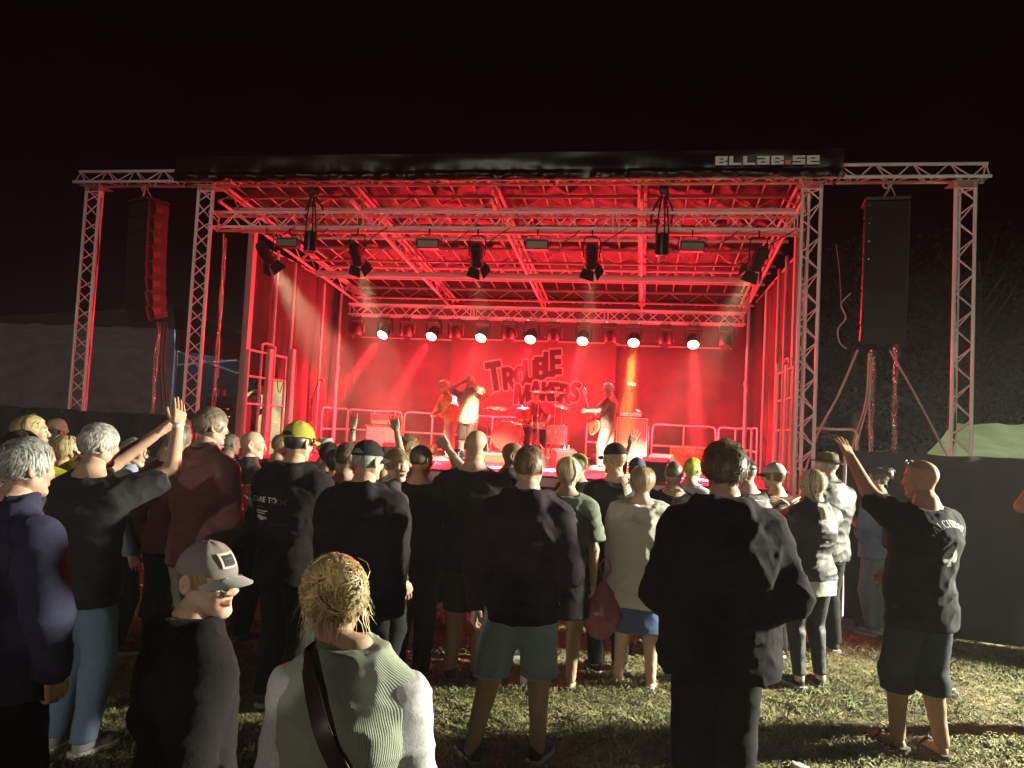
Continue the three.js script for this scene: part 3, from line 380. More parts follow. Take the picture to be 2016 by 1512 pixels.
// ---------- amplifiers ----------
{
  const tolex = std(lin(0.03, 0.028, 0.028), 0.7), cream = std(lin(0.72, 0.68, 0.52), 0.8), gold = std(lin(0.6, 0.42, 0.12), 0.35, 0.8), silver = std(lin(0.3, 0.28, 0.27), 0.8);
  let o = thing('guitar_cabinet', 'guitar cabinet with cream front at the left back of the stage', 'amplifier', [-5.0, DECK, -6.15], 0.08); block(o, 'case', [0.74, 0.62, 0.36], [0, 0.33, 0], tolex, 0.02); block(o, 'grille_cloth', [0.67, 0.55, 0.012], [0, 0.33, 0.182], cream); for (const s of [-1, 1]) block(o, 'corner', [0.05, 0.05, 0.05], [s * 0.35, 0.62, 0.16], M.chrome, 0.01); for (const [sx, sz] of [[-1, 1], [1, 1], [-1, -1], [1, -1]]) bar(o, 'foot', [sx * 0.3, 0, sz * 0.13], [sx * 0.3, 0.025, sz * 0.13], 0.025, M.black);
  o = thing('guitar_amplifier_head', 'small amplifier head on top of the cream fronted cabinet', 'amplifier', [-5.0, DECK + 0.65, -6.15], 0.08); block(o, 'case', [0.56, 0.24, 0.24], [0, 0.13, 0], std(lin(0.3, 0.04, 0.04), 0.6), 0.02); block(o, 'control_panel', [0.5, 0.08, 0.01], [0, 0.07, 0.122], gold); for (let k = 0; k < 7; k++) bar(o, 'knob', [-0.2 + k * 0.066, 0.07, 0.127], [-0.2 + k * 0.066, 0.07, 0.145], 0.014, M.black); part(o, 'handle', tubeGeo([[-0.1, 0.25, 0], [-0.08, 0.28, 0], [0.08, 0.28, 0], [0.1, 0.25, 0]], 0.01, 16, 5), M.black);
  o = thing('bass_cabinet', 'tall bass cabinet with pale edging beside the bass player', 'amplifier', [0.72, DECK, -6.1], -0.06); block(o, 'case', [0.66, 1.08, 0.42], [0, 0.55, 0], std(lin(0.09, 0.04, 0.035), 0.65), 0.02); block(o, 'grille_cloth', [0.58, 1.0, 0.012], [0, 0.55, 0.212], silver); for (const s of [-1, 1]) block(o, 'edging', [0.02, 1.07, 0.02], [s * 0.318, 0.55, 0.212], M.alu); block(o, 'edging', [0.66, 0.02, 0.02], [0, 1.08, 0.212], M.alu);
  o = thing('bass_amplifier_head', 'flat amplifier head on the tall bass cabinet', 'amplifier', [0.68, DECK + 1.09, -6.1], -0.06); block(o, 'case', [0.5, 0.11, 0.34], [0, 0.07, 0], tolex, 0.012); block(o, 'front_panel', [0.46, 0.07, 0.01], [0, 0.07, 0.172], M.alu); for (let k = 0; k < 6; k++) bar(o, 'knob', [-0.17 + k * 0.06, 0.07, 0.176], [-0.17 + k * 0.06, 0.07, 0.195], 0.013, M.black); block(o, 'tuner_box', [0.1, 0.05, 0.08], [0.16, 0.15, 0.02], M.chrome, 0.01);
  o = thing('combo_amplifier', 'wide combo amplifier with curved top panel at the right of the stage', 'amplifier', [1.98, DECK, -6.1], -0.1); block(o, 'case', [0.86, 0.5, 0.3], [0, 0.27, 0], std(lin(0.5, 0.22, 0.05), 0.6), 0.02); const sh = new THREE.Shape(); sh.moveTo(-0.39, 0); sh.lineTo(0.39, 0); sh.lineTo(0.39, 0.36); sh.quadraticCurveTo(0.3, 0.37, 0.22, 0.33); sh.quadraticCurveTo(0.1, 0.29, 0, 0.29); sh.quadraticCurveTo(-0.1, 0.29, -0.22, 0.33); sh.quadraticCurveTo(-0.3, 0.37, -0.39, 0.36); const g = new THREE.ExtrudeGeometry(sh, { depth: 0.012, bevelEnabled: false }); const m = part(o, 'grille_cloth', g, std(lin(0.32, 0.1, 0.03), 0.85)); m.position.set(0, 0.06, 0.152); const e = part(o, 'badge', new THREE.TorusGeometry(0.06, 0.008, 6, 24), M.alu); e.scale.set(1, 0.4, 1); e.position.set(0, 0.43, 0.156);
  for (const [x, z, t, label] of [[-0.62, -4.55, 0.5, 'floor monitor wedge beside the drum riser'], [-3.4, -2.35, 0.2, 'floor monitor wedge at the front left of the stage'], [1.2, -2.4, -0.3, 'floor monitor wedge at the front right of the stage'], [1.35, -4.6, -0.4, 'small monitor box on the deck right of the bass player']]) {
    o = thing('monitor_wedge', label, 'loudspeaker', [x, DECK, z], t, 'floor monitors'); const s = new THREE.Shape(); s.moveTo(-0.2, 0); s.lineTo(0.2, 0); s.lineTo(0.2, 0.1); s.lineTo(-0.02, 0.36); s.lineTo(-0.2, 0.3); const q = new THREE.ExtrudeGeometry(s, { depth: 0.44, bevelEnabled: true, bevelSize: 0.008, bevelThickness: 0.008, bevelSegments: 1 }); q.translate(0, 0.012, -0.22); q.rotateY(Math.PI / 2); part(o, 'case', q, tolex); const gr = block(o, 'grille', [0.4, 0.3, 0.012], [0, 0.242, -0.098], M.steel); gr.rotation.x = 0.868; 
  }
  // bottles and cans on the riser edge
  const can = new THREE.LatheGeometry([[0, 0], [0.028, 0], [0.033, 0.01], [0.033, 0.145], [0.027, 0.158], [0.027, 0.162], [0, 0.158]].map((p) => new THREE.Vector2(...p)), 14), canM = [std(lin(0.6, 0.45, 0.2), 0.35, 0.6), std(lin(0.55, 0.5, 0.48), 0.35, 0.7)];
  ['leftmost drink can at the drum riser edge', 'second drink can at the drum riser edge', 'third drink can at the drum riser edge', 'rightmost drink can at the drum riser edge'].forEach((l, k) => { const c = thing('drink_can', l, 'can', [-1.07 + k * 0.1, DECK + 0.2, -4.9], 0, 'drink cans on the riser'); part(c, 'body', can, canM[k % 2]); part(c, 'pull_tab', new THREE.TorusGeometry(0.009, 0.002, 4, 10), M.alu).position.set(0, 0.162, 0); c.children[1].rotation.x = Math.PI / 2; });
  const bt = new THREE.LatheGeometry([[0, 0], [0.03, 0.002], [0.034, 0.02], [0.034, 0.15], [0.03, 0.175], [0.014, 0.215], [0.013, 0.235]].map((p) => new THREE.Vector2(...p)), 16);
  ['left one of two water bottles on the riser', 'right one of two water bottles on the riser'].forEach((l, k) => { const c = thing('water_bottle', l, 'bottle', [-0.63 + k * 0.085, DECK + 0.2, -4.9], 0, 'water bottles on the riser'); part(c, 'body', bt, new THREE.MeshPhysicalMaterial({ color: 0xffffff, roughness: 0.12, transmission: 0.8, thickness: 0, ior: 1.4 })); part(c, 'label_band', new THREE.CylinderGeometry(0.0348, 0.0348, 0.06, 16, 1, true), std(lin(0.7, 0.7, 0.8), 0.5)).position.y = 0.1; bar(c, 'cap', [0, 0.232, 0], [0, 0.252, 0], 0.016, std(lin(0.7, 0.7, 0.75), 0.5)); });
  [[-3.6, -2.9, 0.3], [-1.2, -3.2, -0.2], [0.3, -3.4, 0.1]].forEach(([x, z, t], i) => strap('stage_cable', ['black cable lying on the deck left of the singer', 'black cable lying across the middle of the deck', 'coiled cable lying by the bass player'][i], [[x, DECK + 0.012, z], [x + 0.4, DECK + 0.012, z - 0.2], [x + 0.6, DECK + 0.012, z - 0.7], [x + 0.2, DECK + 0.012, z - 1.0], [x + 0.1, DECK + 0.012, z - 1.4]], 0.01, M.cable));
}
// ---------- fences, tents, rack, trees ----------
function clothFence(label, a, b, h) {
  const A = V(...a), B = V(...b), L = A.distanceTo(B), o = thing('cloth_fence', label, 'fence', [A.x, 0, A.z], -Math.atan2(B.z - A.z, B.x - A.x));
  const g = hang(L, h, 0.075, 2.2, a[0] * 3.3, 140, 16), p = g.attributes.position; for (let i = 0; i < p.count; i++) { const x = p.getX(i), y = p.getY(i); p.setZ(i, p.getZ(i) + 0.03 * noise2(x * 1.3 + y * 0.9, y * 0.7 + 4)); if (y > h * 0.49) p.setY(i, y + 0.012 * noise2(x * 2, 60)); } g.computeVertexNormals(); g.translate(L / 2, h / 2 + 0.02, 0.06); part(o, 'cloth', g, std(lin(0.028, 0.028, 0.029), 0.75));
  const n = Math.round(L / 2.2); for (let k = 0; k <= n; k++) { bar(o, 'post', [L * k / n, 0, -0.03], [L * k / n, h - 0.03, -0.03], 0.02, M.zinc); block(o, 'foot', [0.2, 0.1, 0.5], [L * k / n, 0.05, -0.1], std(lin(0.2, 0.2, 0.2), 0.9), 0.01); bar(o, 'cable_tie', [L * k / n, h - 0.03, 0.06], [L * k / n, h + 0.0, 0.1], 0.008, M.paint, cyl6); }
  bar(o, 'top_rail', [0, h - 0.05, -0.03], [L, h - 0.05, -0.03], 0.02, M.zinc); return o;
}
clothFence('black cloth fence to the right of the stage', [3.0, 0, 2.6], [9.5, 0, 3.3], 1.74); clothFence('black cloth fence to the left of the stage', [-13.5, 0, 0.2], [-5.2, 0, 1.3], 1.72);
{ const o = thing('cardboard_box', 'pale cardboard box standing on the grass by the right fence', 'box', [4.72, 0, 3.9]); block(o, 'carton', [0.14, 0.26, 0.16], [0, 0.14, 0], std(lin(0.4, 0.32, 0.2), 0.9), 0.008); for (const s of [-1, 1]) block(o, 'flap', [0.02, 0.01, 0.16], [s * 0.085, 0.27, 0], std(lin(0.4, 0.32, 0.2), 0.9)).rotation.z = s * 0.5; }
function gableSheet(pts, mat, o, name, nx = 24, ny = 12, sag = 0.05) { // bilinear sheet through four corners with sag
  const [a, b, c, d] = pts.map((p) => V(...p)), g = new THREE.PlaneGeometry(1, 1, nx, ny), p = g.attributes.position;
  for (let i = 0; i < p.count; i++) { const u = p.getX(i) + 0.5, v = 0.5 - p.getY(i), q = a.clone().lerp(b, u).lerp(d.clone().lerp(c, u), v); q.y -= sag * Math.sin(u * Math.PI) * Math.sin(v * Math.PI) + 0.025 * noise2(q.x * 1.1 + q.y, q.z * 1.1 + q.y) + 0.012 * noise2(q.x * 3.1, q.z * 6 + q.y * 7); q.z += 0.03 * noise2(q.x * 1.6, q.y * 0.8 + 5); p.setXYZ(i, q.x, q.y, q.z); }
  g.computeVertexNormals(); return part(o, name, g, mat);
}
{
  // big marquee at the left: front wall towards the field, right side open under a red valance
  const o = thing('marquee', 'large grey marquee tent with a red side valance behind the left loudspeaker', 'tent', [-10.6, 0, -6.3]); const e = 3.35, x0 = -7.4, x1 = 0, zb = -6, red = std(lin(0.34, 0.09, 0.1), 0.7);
  gableSheet([[x0, 0, 0], [x1, 0, 0], [x1, e, 0], [x0, e, 0]], M.canvasGrey, o, 'front_wall', 60, 20, 0); gableSheet([[x0, e + 0.45, 0.03], [x1, e + 0.45, 0.03], [x1, e - 0.1, 0.05], [x0, e - 0.1, 0.05]], M.canvasGrey, o, 'valance', 60, 4, 0);
  gableSheet([[x0 + 2, e + 1.2, -3], [x1 - 2.2, e + 1.5, -3], [x1, e + 0.45, 0], [x0, e + 0.45, 0]], M.canvasGrey, o, 'roof_sheet', 40, 12, 0.15); gableSheet([[x1 - 2.2, e + 1.5, -3], [x1 - 2.2, e + 1.5, -3.1], [x1 + 0.45, e + 0.4, zb], [x1, e + 0.45, 0]], M.canvasGrey, o, 'roof_sheet', 16, 12, 0.1);
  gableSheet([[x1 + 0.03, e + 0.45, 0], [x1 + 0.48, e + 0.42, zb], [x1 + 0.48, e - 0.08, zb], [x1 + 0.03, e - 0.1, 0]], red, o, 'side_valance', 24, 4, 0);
  for (const [x, z] of [[x0, -0.1], [-3.6, -0.1], [x1, -0.1], [x1 + 0.4, zb]]) bar(o, 'leg', [x, 0, z], [x, e + 0.3, z], 0.045, M.paint);
  const blue = std(lin(0.6, 0.62, 0.68), 0.5, 0.1); for (const [p, q] of [[[0, e - 0.1, -0.1], [0.2, e - 0.45, -2.6]], [[0, e - 0.45, -0.1], [0.2, e - 0.1, -2.6]], [[0.2, e - 0.1, -2.6], [0.4, e - 0.45, -5.4]], [[0.2, e - 0.45, -2.6], [0.4, e - 0.1, -5.4]], [[0, e - 0.05, -0.1], [-2.2, e + 1.3, -3]]]) bar(o, 'frame_bar', p, q, 0.024, blue);
  const lamp = part(o, 'tube_lamp', new THREE.CylinderGeometry(0.02, 0.02, 0.9, 8), new THREE.MeshStandardMaterial({ color: 0x111111, emissive: new THREE.Color(0.6, 0.75, 1), emissiveIntensity: 2.5 })); lamp.rotation.x = Math.PI / 2; lamp.position.set(-0.9, e + 0.28, -2.8);
  const pl = new THREE.PointLight(new THREE.Color(0.6, 0.75, 1), 30, 0, 2); pl.name = 'tube_lamp_light'; pl.position.set(-0.9, e + 0.2, -2.8); pl.castShadow = true; o.add(pl);
}
{ // small pyramid tent further back, lit by its own floodlight
  const o = thing('yellow_tent', 'yellowish lit pointed tent far behind the left side of the stage', 'tent', [-11.7, 0, -13]); const c = [[-1.75, 1.5, 1.0], [1.8, 1.5, 0.2], [2.2, 1.5, -2.6], [-1.4, 1.5, -2.4]], t = [0.1, 3.1, -0.9];
  for (let k = 0; k < 4; k++) gableSheet([t, [t[0] + 0.01, t[1], t[2]], c[(k + 1) % 4], c[k]], M.canvasYellow, o, 'roof_sheet', 14, 10, 0.04); for (let k = 0; k < 2; k++) gableSheet([c[k], c[k + 1], [c[k + 1][0], 0, c[k + 1][2]], [c[k][0], 0, c[k][2]]], M.canvasYellow, o, 'wall', 14, 6, 0);
  const p = thing('pale_tent', 'pale green lit tent roof behind the right outer tower', 'tent', [9.6, 0, -4.2]); gableSheet([[-3.1, 2.28, 0], [4, 2.38, 0], [4, 1.35, 1.4], [-4.3, 1.3, 1.4]], M.canvasWhite, p, 'roof_sheet', 90, 24, 0.12); gableSheet([[-4.3, 1.32, 1.4], [4, 1.37, 1.4], [4, 0, 1.45], [-4.3, 0, 1.45]], M.canvasWhite, p, 'wall', 30, 6, 0); for (const x of [-2.2, -0.9, 0.6, 2.2]) bar(p, 'roof_seam', [x + 0.9, 2.32, 0.03], [x, 1.37, 1.44], 0.02, std(lin(0.16, 0.17, 0.12), 0.8)); for (const x of [-4.3, -0.2, 4]) bar(p, 'pole', [x, 0, 1.42], [x, 1.3, 1.42], 0.025, M.zinc);
}
{ // monitor desk and rack left of the stage
  const o = thing('equipment_rack', 'tall black equipment rack with small red lights left of the stage', 'rack', [-7.2, 0, -3.2]); block(o, 'case', [0.66, 2.1, 0.6], [0, 1.06, 0], M.black, 0.015); const led = new THREE.MeshStandardMaterial({ color: 0x110000, emissive: new THREE.Color(1, 0.02, 0.01), emissiveIntensity: 3 }), ledW = new THREE.MeshStandardMaterial({ color: 0x111111, emissive: new THREE.Color(0.8, 0.8, 0.8), emissiveIntensity: 1.5 });
  for (let k = 0; k < 8; k++) { block(o, 'rack_unit', [0.56, 0.17, 0.02], [0, 0.5 + k * 0.2, 0.302], M.blackMatt, 0.005); if (k > 1) for (let j = 0; j < 3; j++) if (rnd() < 0.75) block(o, 'indicator_light', [rr(0.015, 0.09), 0.014, 0.006], [rr(-0.22, 0.22), 0.46 + k * 0.2 + rr(0, 0.1), 0.316], rnd() < 0.75 ? led : ledW); }
  for (const [x, l] of [[-0.16, 'left red plastic cup on the equipment rack'], [-0.02, 'right red plastic cup on the equipment rack']]) { const c = thing('plastic_cup', l, 'cup', [-7.2 + x, 2.115, -3.0], 0, 'cups on the equipment rack'); part(c, 'wall', new THREE.LatheGeometry([[0, 0], [0.03, 0], [0.045, 0.12], [0.047, 0.12], [0.043, 0.118]].map((p) => new THREE.Vector2(...p)), 18), std(lin(0.5, 0.03, 0.06), 0.4)); part(c, 'rim', new THREE.TorusGeometry(0.046, 0.003, 5, 18), std(lin(0.6, 0.2, 0.2), 0.4)).position.y = 0.12; c.children[1].rotation.x = Math.PI / 2; }
  const r2 = thing('flight_case_stack', 'red lit stack of flight cases behind the left stage tower', 'flight cases', [-7.9, 0, -2.6]); for (let k = 0; k < 3; k++) { block(r2, 'trunk_box', [0.9, 0.5, 0.6], [0, 0.26 + k * 0.51, 0], std(lin(0.25, 0.05, 0.045), 0.6), 0.02); block(r2, 'edge_strip', [0.92, 0.03, 0.02], [0, 0.5 + k * 0.51, 0.302], M.alu); block(r2, 'latch', [0.07, 0.08, 0.02], [-0.2, 0.42 + k * 0.51, 0.308], M.alu); block(r2, 'latch', [0.07, 0.08, 0.02], [0.2, 0.42 + k * 0.51, 0.308], M.alu); }
}
// trees: trunk with limbs and a crown of many leaf clumps
function tree(label, x, z, h, rad, sd) {
  const o = thing('leafy_tree', label, 'tree', [x, 0, z], sd, 'dark trees behind the right fence'), bark = std(lin(0.1, 0.075, 0.05), 0.95);
  const tg = tubeGeo([[0, 0, 0], [0.08, h * 0.3, 0.05], [-0.05, h * 0.6, 0], [0.1, h * 0.92, 0.1]], 0.14, 16, 8), tp = tg.attributes.position; for (let i = 0; i < tp.count; i++) { const s = 1 - 0.8 * clamp(tp.getY(i) / h, 0, 1); tp.setX(i, tp.getX(i) * s); tp.setZ(i, tp.getZ(i) * s); } tg.computeVertexNormals(); part(o, 'trunk', tg, bark);
  const leaf = new THREE.PlaneGeometry(0.09, 0.15, 1, 2); leaf.translate(0, 0.07, 0); const gs = []; const cl = [];
  for (let k = 0; k < 46; k++) { const t = rr(0.22, 1), a = rr(0, 6.28), R = rad * Math.sqrt(Math.max(0.05, 1 - Math.pow((t - 0.5) / 0.56, 2))) * rr(0.35, 1); cl.push([Math.cos(a) * R, t * h, Math.sin(a) * R, rr(0.3, 0.75)]); if (k < 14) bar(o, 'limb', [0, t * h * 0.8, 0], [Math.cos(a) * R, t * h, Math.sin(a) * R], 0.025, bark, cyl6); }
  const P = [], I = [], C = []; let n = 0; for (const [cx, cy, cz, cr] of cl) for (let j = 0; j < 150; j++) { const d = V(rr(-1, 1), rr(-1, 1), rr(-1, 1)); d.normalize().multiplyScalar(cr * Math.cbrt(rnd())); const q = V(rr(-1, 1), rr(-1, 1), rr(-1, 1)).normalize(), s = V(rr(-1, 1), rr(-1, 1), rr(-1, 1)).cross(q).normalize(), l = rr(0.07, 0.14), w = l * 0.45; const b = d.add(V(cx, cy, cz)); for (const [u, v] of [[0, 0], [-w, l * 0.5], [w, l * 0.5], [0, l]]) { P.push(b.x + q.x * v + s.x * u, b.y + q.y * v + s.y * u, b.z + q.z * v + s.z * u); } const g = rr(0.6, 1.3); for (let k = 0; k < 4; k++) C.push(0.022 * g, 0.027 * g, 0.014 * g); I.push(n, n + 1, n + 2, n + 1, n + 3, n + 2); n += 4; }
  const g = new THREE.BufferGeometry(); g.setAttribute('position', new THREE.Float32BufferAttribute(P, 3)); g.setAttribute('color', new THREE.Float32BufferAttribute(C, 3)); g.setIndex(I); g.computeVertexNormals(); const m = part(o, 'crown', g, new THREE.MeshStandardMaterial({ vertexColors: true, roughness: 0.8, side: THREE.DoubleSide })); m.userData.kind = 'stuff';
}
tree('dark leafy tree just right of the stage wing', 5.6, -7.5, 6.2, 1.9, 1); tree('dark leafy tree behind the right loudspeaker', 8.6, -8.6, 6.8, 2.2, 2); tree('dark leafy tree behind the outer right tower', 11.6, -7.6, 7.4, 2.3, 3); tree('dark leafy tree at the far right edge', 15.0, -6.6, 7, 2.3, 4);
// floodlights on tripods outside the frame: they light the field and the backs of the crowd
for (const [f, label] of [[FLOOD_RIGHT, 'tripod floodlight beyond the right fence shining across the grass'], [FLOOD_BACK, 'tripod floodlight standing behind the crowd to the left'], [FLOOD_FAR, 'tripod floodlight standing far behind the crowd'], [FLOOD_TENT, 'tripod floodlight beside the right fence shining on the pale tent'], [FLOOD_YELLOW, 'tripod floodlight behind the marquee shining on the yellow tent']]) {
  const ang = f.angle;
  const o = thing('floodlight', label, 'floodlight', [f.at[0], 0, f.at[2]]); bar(o, 'mast', [0, 0.3, 0], [0, f.at[1] - 0.25, 0], 0.03, M.steel); for (let k = 0; k < 3; k++) bar(o, 'leg', [0, 0.9, 0], [Math.cos(k * 2.1) * 0.8, 0, Math.sin(k * 2.1) * 0.8], 0.02, M.steel);
  const h = new THREE.Group(); h.name = 'lamp_head'; h.position.set(0, f.at[1], 0); o.add(h); h.lookAt(V(f.to[0] - f.at[0] + 0, f.to[1], f.to[2] - f.at[2]).add(V(o.position.x, 0, o.position.z)));
  block(h, 'housing', [0.42, 0.3, 0.1], [0, 0, -0.06], M.black, 0.01); block(h, 'lamp_glass', [0.38, 0.26, 0.01], [0, 0, 0.0], new THREE.MeshStandardMaterial({ color: 0x222222, emissive: f.color, emissiveIntensity: 4 }));
  spotLight(h, 'floodlight_beam', f.color, f.power, [0, 0, 0.08], [0, 0, 1], ang, 0.3, 13);
}
// ---------- people ----------
// naive surface nets over a distance field inside a box
function nets(f, lo, hi, c) {
  const nx = Math.ceil((hi[0] - lo[0]) / c) + 2, ny = Math.ceil((hi[1] - lo[1]) / c) + 2, nz = Math.ceil((hi[2] - lo[2]) / c) + 2, sx = 1, sy = nx, sz = nx * ny, F = new Float32Array(nx * ny * nz).fill(1), B = 4, far = c * B * 0.9 + c;
  for (let k = 0; k < nz; k += B) for (let j = 0; j < ny; j += B) for (let i = 0; i < nx; i += B) {
    const e = f(lo[0] + (i + B / 2 - 0.5) * c, lo[1] + (j + B / 2 - 0.5) * c, lo[2] + (k + B / 2 - 0.5) * c), skip = Math.abs(e) > far;
    for (let z = k; z < Math.min(k + B, nz); z++) for (let y = j; y < Math.min(j + B, ny); y++) for (let x = i; x < Math.min(i + B, nx); x++) F[x + y * sy + z * sz] = skip ? e : f(lo[0] + x * c, lo[1] + y * c, lo[2] + z * c);
  }
  const P = [], I = [], id = new Int32Array(nx * ny * nz).fill(-1);
  for (let z = 0; z < nz - 1; z++) for (let y = 0; y < ny - 1; y++) for (let x = 0; x < nx - 1; x++) {
    const o = x + y * sy + z * sz; let m = 0; const g = [F[o], F[o + 1], F[o + sy], F[o + sy + 1], F[o + sz], F[o + sz + 1], F[o + sz + sy], F[o + sz + sy + 1]];
    for (let k = 0; k < 8; k++) if (g[k] < 0) m |= 1 << k; if (m === 0 || m === 255) continue;
    let a = 0, b = 0, d = 0, n = 0;
    for (let k = 0; k < 8; k++) for (const s of [1, 2, 4]) { if (k & s) continue; const l = k | s; if ((g[k] < 0) === (g[l] < 0)) continue; const t = g[k] / (g[k] - g[l]); a += (k & 1) + (s === 1 ? t : 0); b += ((k >> 1) & 1) + (s === 2 ? t : 0); d += (k >> 2) + (s === 4 ? t : 0); n++; }
    id[o] = P.length / 3; P.push(lo[0] + (x + a / n) * c, lo[1] + (y + b / n) * c, lo[2] + (z + d / n) * c);
  }
  const quad = (a, b, d, e, flip) => { if (a < 0 || b < 0 || d < 0 || e < 0) return; if (flip) I.push(a, d, b, a, e, d); else I.push(a, b, d, a, d, e); };
  for (let z = 1; z < nz - 1; z++) for (let y = 1; y < ny - 1; y++) for (let x = 1; x < nx - 1; x++) {
    const o = x + y * sy + z * sz, s = F[o] < 0;
    if (s !== (F[o + 1] < 0)) quad(id[o - sy - sz], id[o - sz], id[o], id[o - sy], !s);
    if (s !== (F[o + sy] < 0)) quad(id[o - 1 - sz], id[o - 1], id[o], id[o - sz], !s);
    if (s !== (F[o + sz] < 0)) quad(id[o - 1 - sy], id[o - sy], id[o], id[o - 1], !s);
  }
  const g = new THREE.BufferGeometry(); g.setAttribute('position', new THREE.Float32BufferAttribute(P, 3)); g.setIndex(I); return g;
}
const smin = (a, b, k) => { const h = Math.max(k - Math.abs(a - b), 0) / k; return Math.min(a, b) - h * h * k * 0.25; };
function cone(px, py, pz, c) { // c: [ax,ay,az,bx,by,bz,ra,rb]
  const dx = c[3] - c[0], dy = c[4] - c[1], dz = c[5] - c[2], t = clamp(((px - c[0]) * dx + (py - c[1]) * dy + (pz - c[2]) * dz) / (dx * dx + dy * dy + dz * dz + 1e-9), 0, 1);
  return Math.hypot(px - c[0] - dx * t, py - c[1] - dy * t, pz - c[2] - dz * t) - (c[6] + (c[7] - c[6]) * t);
}
const ell = (px, py, pz, e) => { const k = Math.hypot((px - e[0]) / e[3], (py - e[1]) / e[4], (pz - e[2]) / e[5]); return (k - 1) * Math.min(e[3], e[4], e[5]); };
// --- head, looking along -z, eyes at y = 0
function headField(fem) {
  const j = fem ? 0.93 : 1.02;
  return (x, y, z) => {
    const X = Math.abs(x);
    let d = ell(x, y, z, [0, 0.03, 0.008, 0.0765, 0.086, 0.097]); d = smin(d, ell(x, y, z, [0, -0.032, -0.03, 0.058 * j, 0.08, 0.06]), 0.03);
    d = smin(d, cone(X, y, z, [0.054 * j, -0.045, 0.008, 0.012, -0.1, -0.066, 0.02, 0.017]), 0.025); d = smin(d, cone(0, y, z, [0, -0.1, -0.07, 0, -0.1, -0.066, 0.018 * j, 0.018]) + X * 0.6, 0.02);
    d = smin(d, cone(X, y, z, [0.012, 0.024, -0.087, 0.045, 0.022, -0.074, 0.009, 0.009]), 0.018); d = smin(d, cone(X, y, z, [0.038, -0.024, -0.073, 0.04, -0.028, -0.068, 0.018, 0.016]), 0.025);
    const sock = Math.hypot(X - 0.031, (y - 0.002) * 1.2, z + 0.1) - 0.0165; d = Math.max(d, -sock) * 0.5 + (-smin(-d, sock, 0.012)) * 0.5;
    d = smin(d, cone(0, y, z, [0, 0.014, -0.09, 0, -0.032, -0.109, 0.007, 0.0115]) + X * 0.35, 0.012); d = smin(d, Math.hypot(X - 0.011, y + 0.037, z + 0.1) - 0.0085, 0.008);
    d = smin(d, cone(X, y, z, [0, -0.0615, -0.0945, 0.019, -0.064, -0.083, 0.006, 0.003]), 0.006); d = smin(d, cone(X, y, z, [0, -0.072, -0.0925, 0.016, -0.069, -0.083, 0.0065, 0.003]), 0.006);
    d = Math.min(d, Math.hypot(X - 0.031, y, z + 0.077) - 0.0125);
    const ex = X - 0.077 - 0.25 * Math.max(0, z - 0.005); d = smin(d, Math.max(ell(ex, y, z, [0, 0.0, 0.018, 0.0085, 0.032, 0.02]), -ell(ex, y, z, [0.007, 0.002, 0.014, 0.006, 0.021, 0.011])), 0.008);
    return smin(d, cone(x, y, z, [0, -0.05, 0.022, 0, -0.2, 0.035, 0.05 * j, 0.052 * j]), 0.03);
  };
}
function buildHead(fem, c) {
  const g = nets(headField(fem), [-0.1, -0.17, -0.135], [0.1, 0.13, 0.12], c), p = g.attributes.position, col = [];
  for (let i = 0; i < p.count; i++) {
    const x = Math.abs(p.getX(i)), y = p.getY(i), z = p.getZ(i); let r = [1, 1, 1];
    if (Math.hypot(x - 0.031, y, z + 0.077) < 0.0138 && z < -0.078) r = Math.hypot(x - 0.031, y) < 0.0062 ? [0.09, 0.07, 0.06] : [1.5, 1.7, 1.9];
    else if (z < -0.07 && x < 0.024 && y < -0.054 && y > -0.082) r = [0.95, 0.62, 0.62];
    else if (z < -0.06 && x > 0.012 && x < 0.052 && y > 0.018 && y < 0.031) r = [0.5, 0.42, 0.36];
    else if (z < -0.08 && y < 0 && y > -0.05 && x < 0.02) r = [1.05, 0.9, 0.88];
    const n = 1 + 0.07 * noise3(x * 30, y * 30, z * 30); col.push(r[0] * n, r[1] * n, r[2] * n);
  }
  g.setAttribute('color', new THREE.Float32BufferAttribute(col, 3)); g.computeVertexNormals(); return g;
}
const headCache = {}; const getHead = (fem, c) => headCache[fem + '' + c] ??= buildHead(fem, c);
// --- right hand, wrist at the origin, fingers along +y, palm towards +z, thumb at +x
const HANDS = { relaxed: [[0.35, 0.45, 0.3], [0.4, 0.5, 0.35], [0.45, 0.55, 0.35], [0.5, 0.6, 0.4], 0.25, 0.012], open: [[0.08, 0.1, 0.05], [0.05, 0.08, 0.05], [0.06, 0.1, 0.06], [0.1, 0.12, 0.08], 0, 0.16], flat: [[0.1, 0.12, 0.08], [0.1, 0.12, 0.08], [0.12, 0.14, 0.08], [0.14, 0.16, 0.1], 0.1, 0.03], fist: [[1.3, 1.5, 0.9], [1.35, 1.5, 0.9], [1.4, 1.5, 0.9], [1.4, 1.5, 0.9], 0.9, 0], horns: [[0.05, 0.05, 0.03], [1.4, 1.5, 0.9], [1.4, 1.5, 0.9], [0.08, 0.08, 0.05], 0.9, 0.05], grip: [[0.8, 0.9, 0.5], [0.85, 0.95, 0.5], [0.9, 0.95, 0.5], [0.95, 1, 0.5], 0.5, 0] };
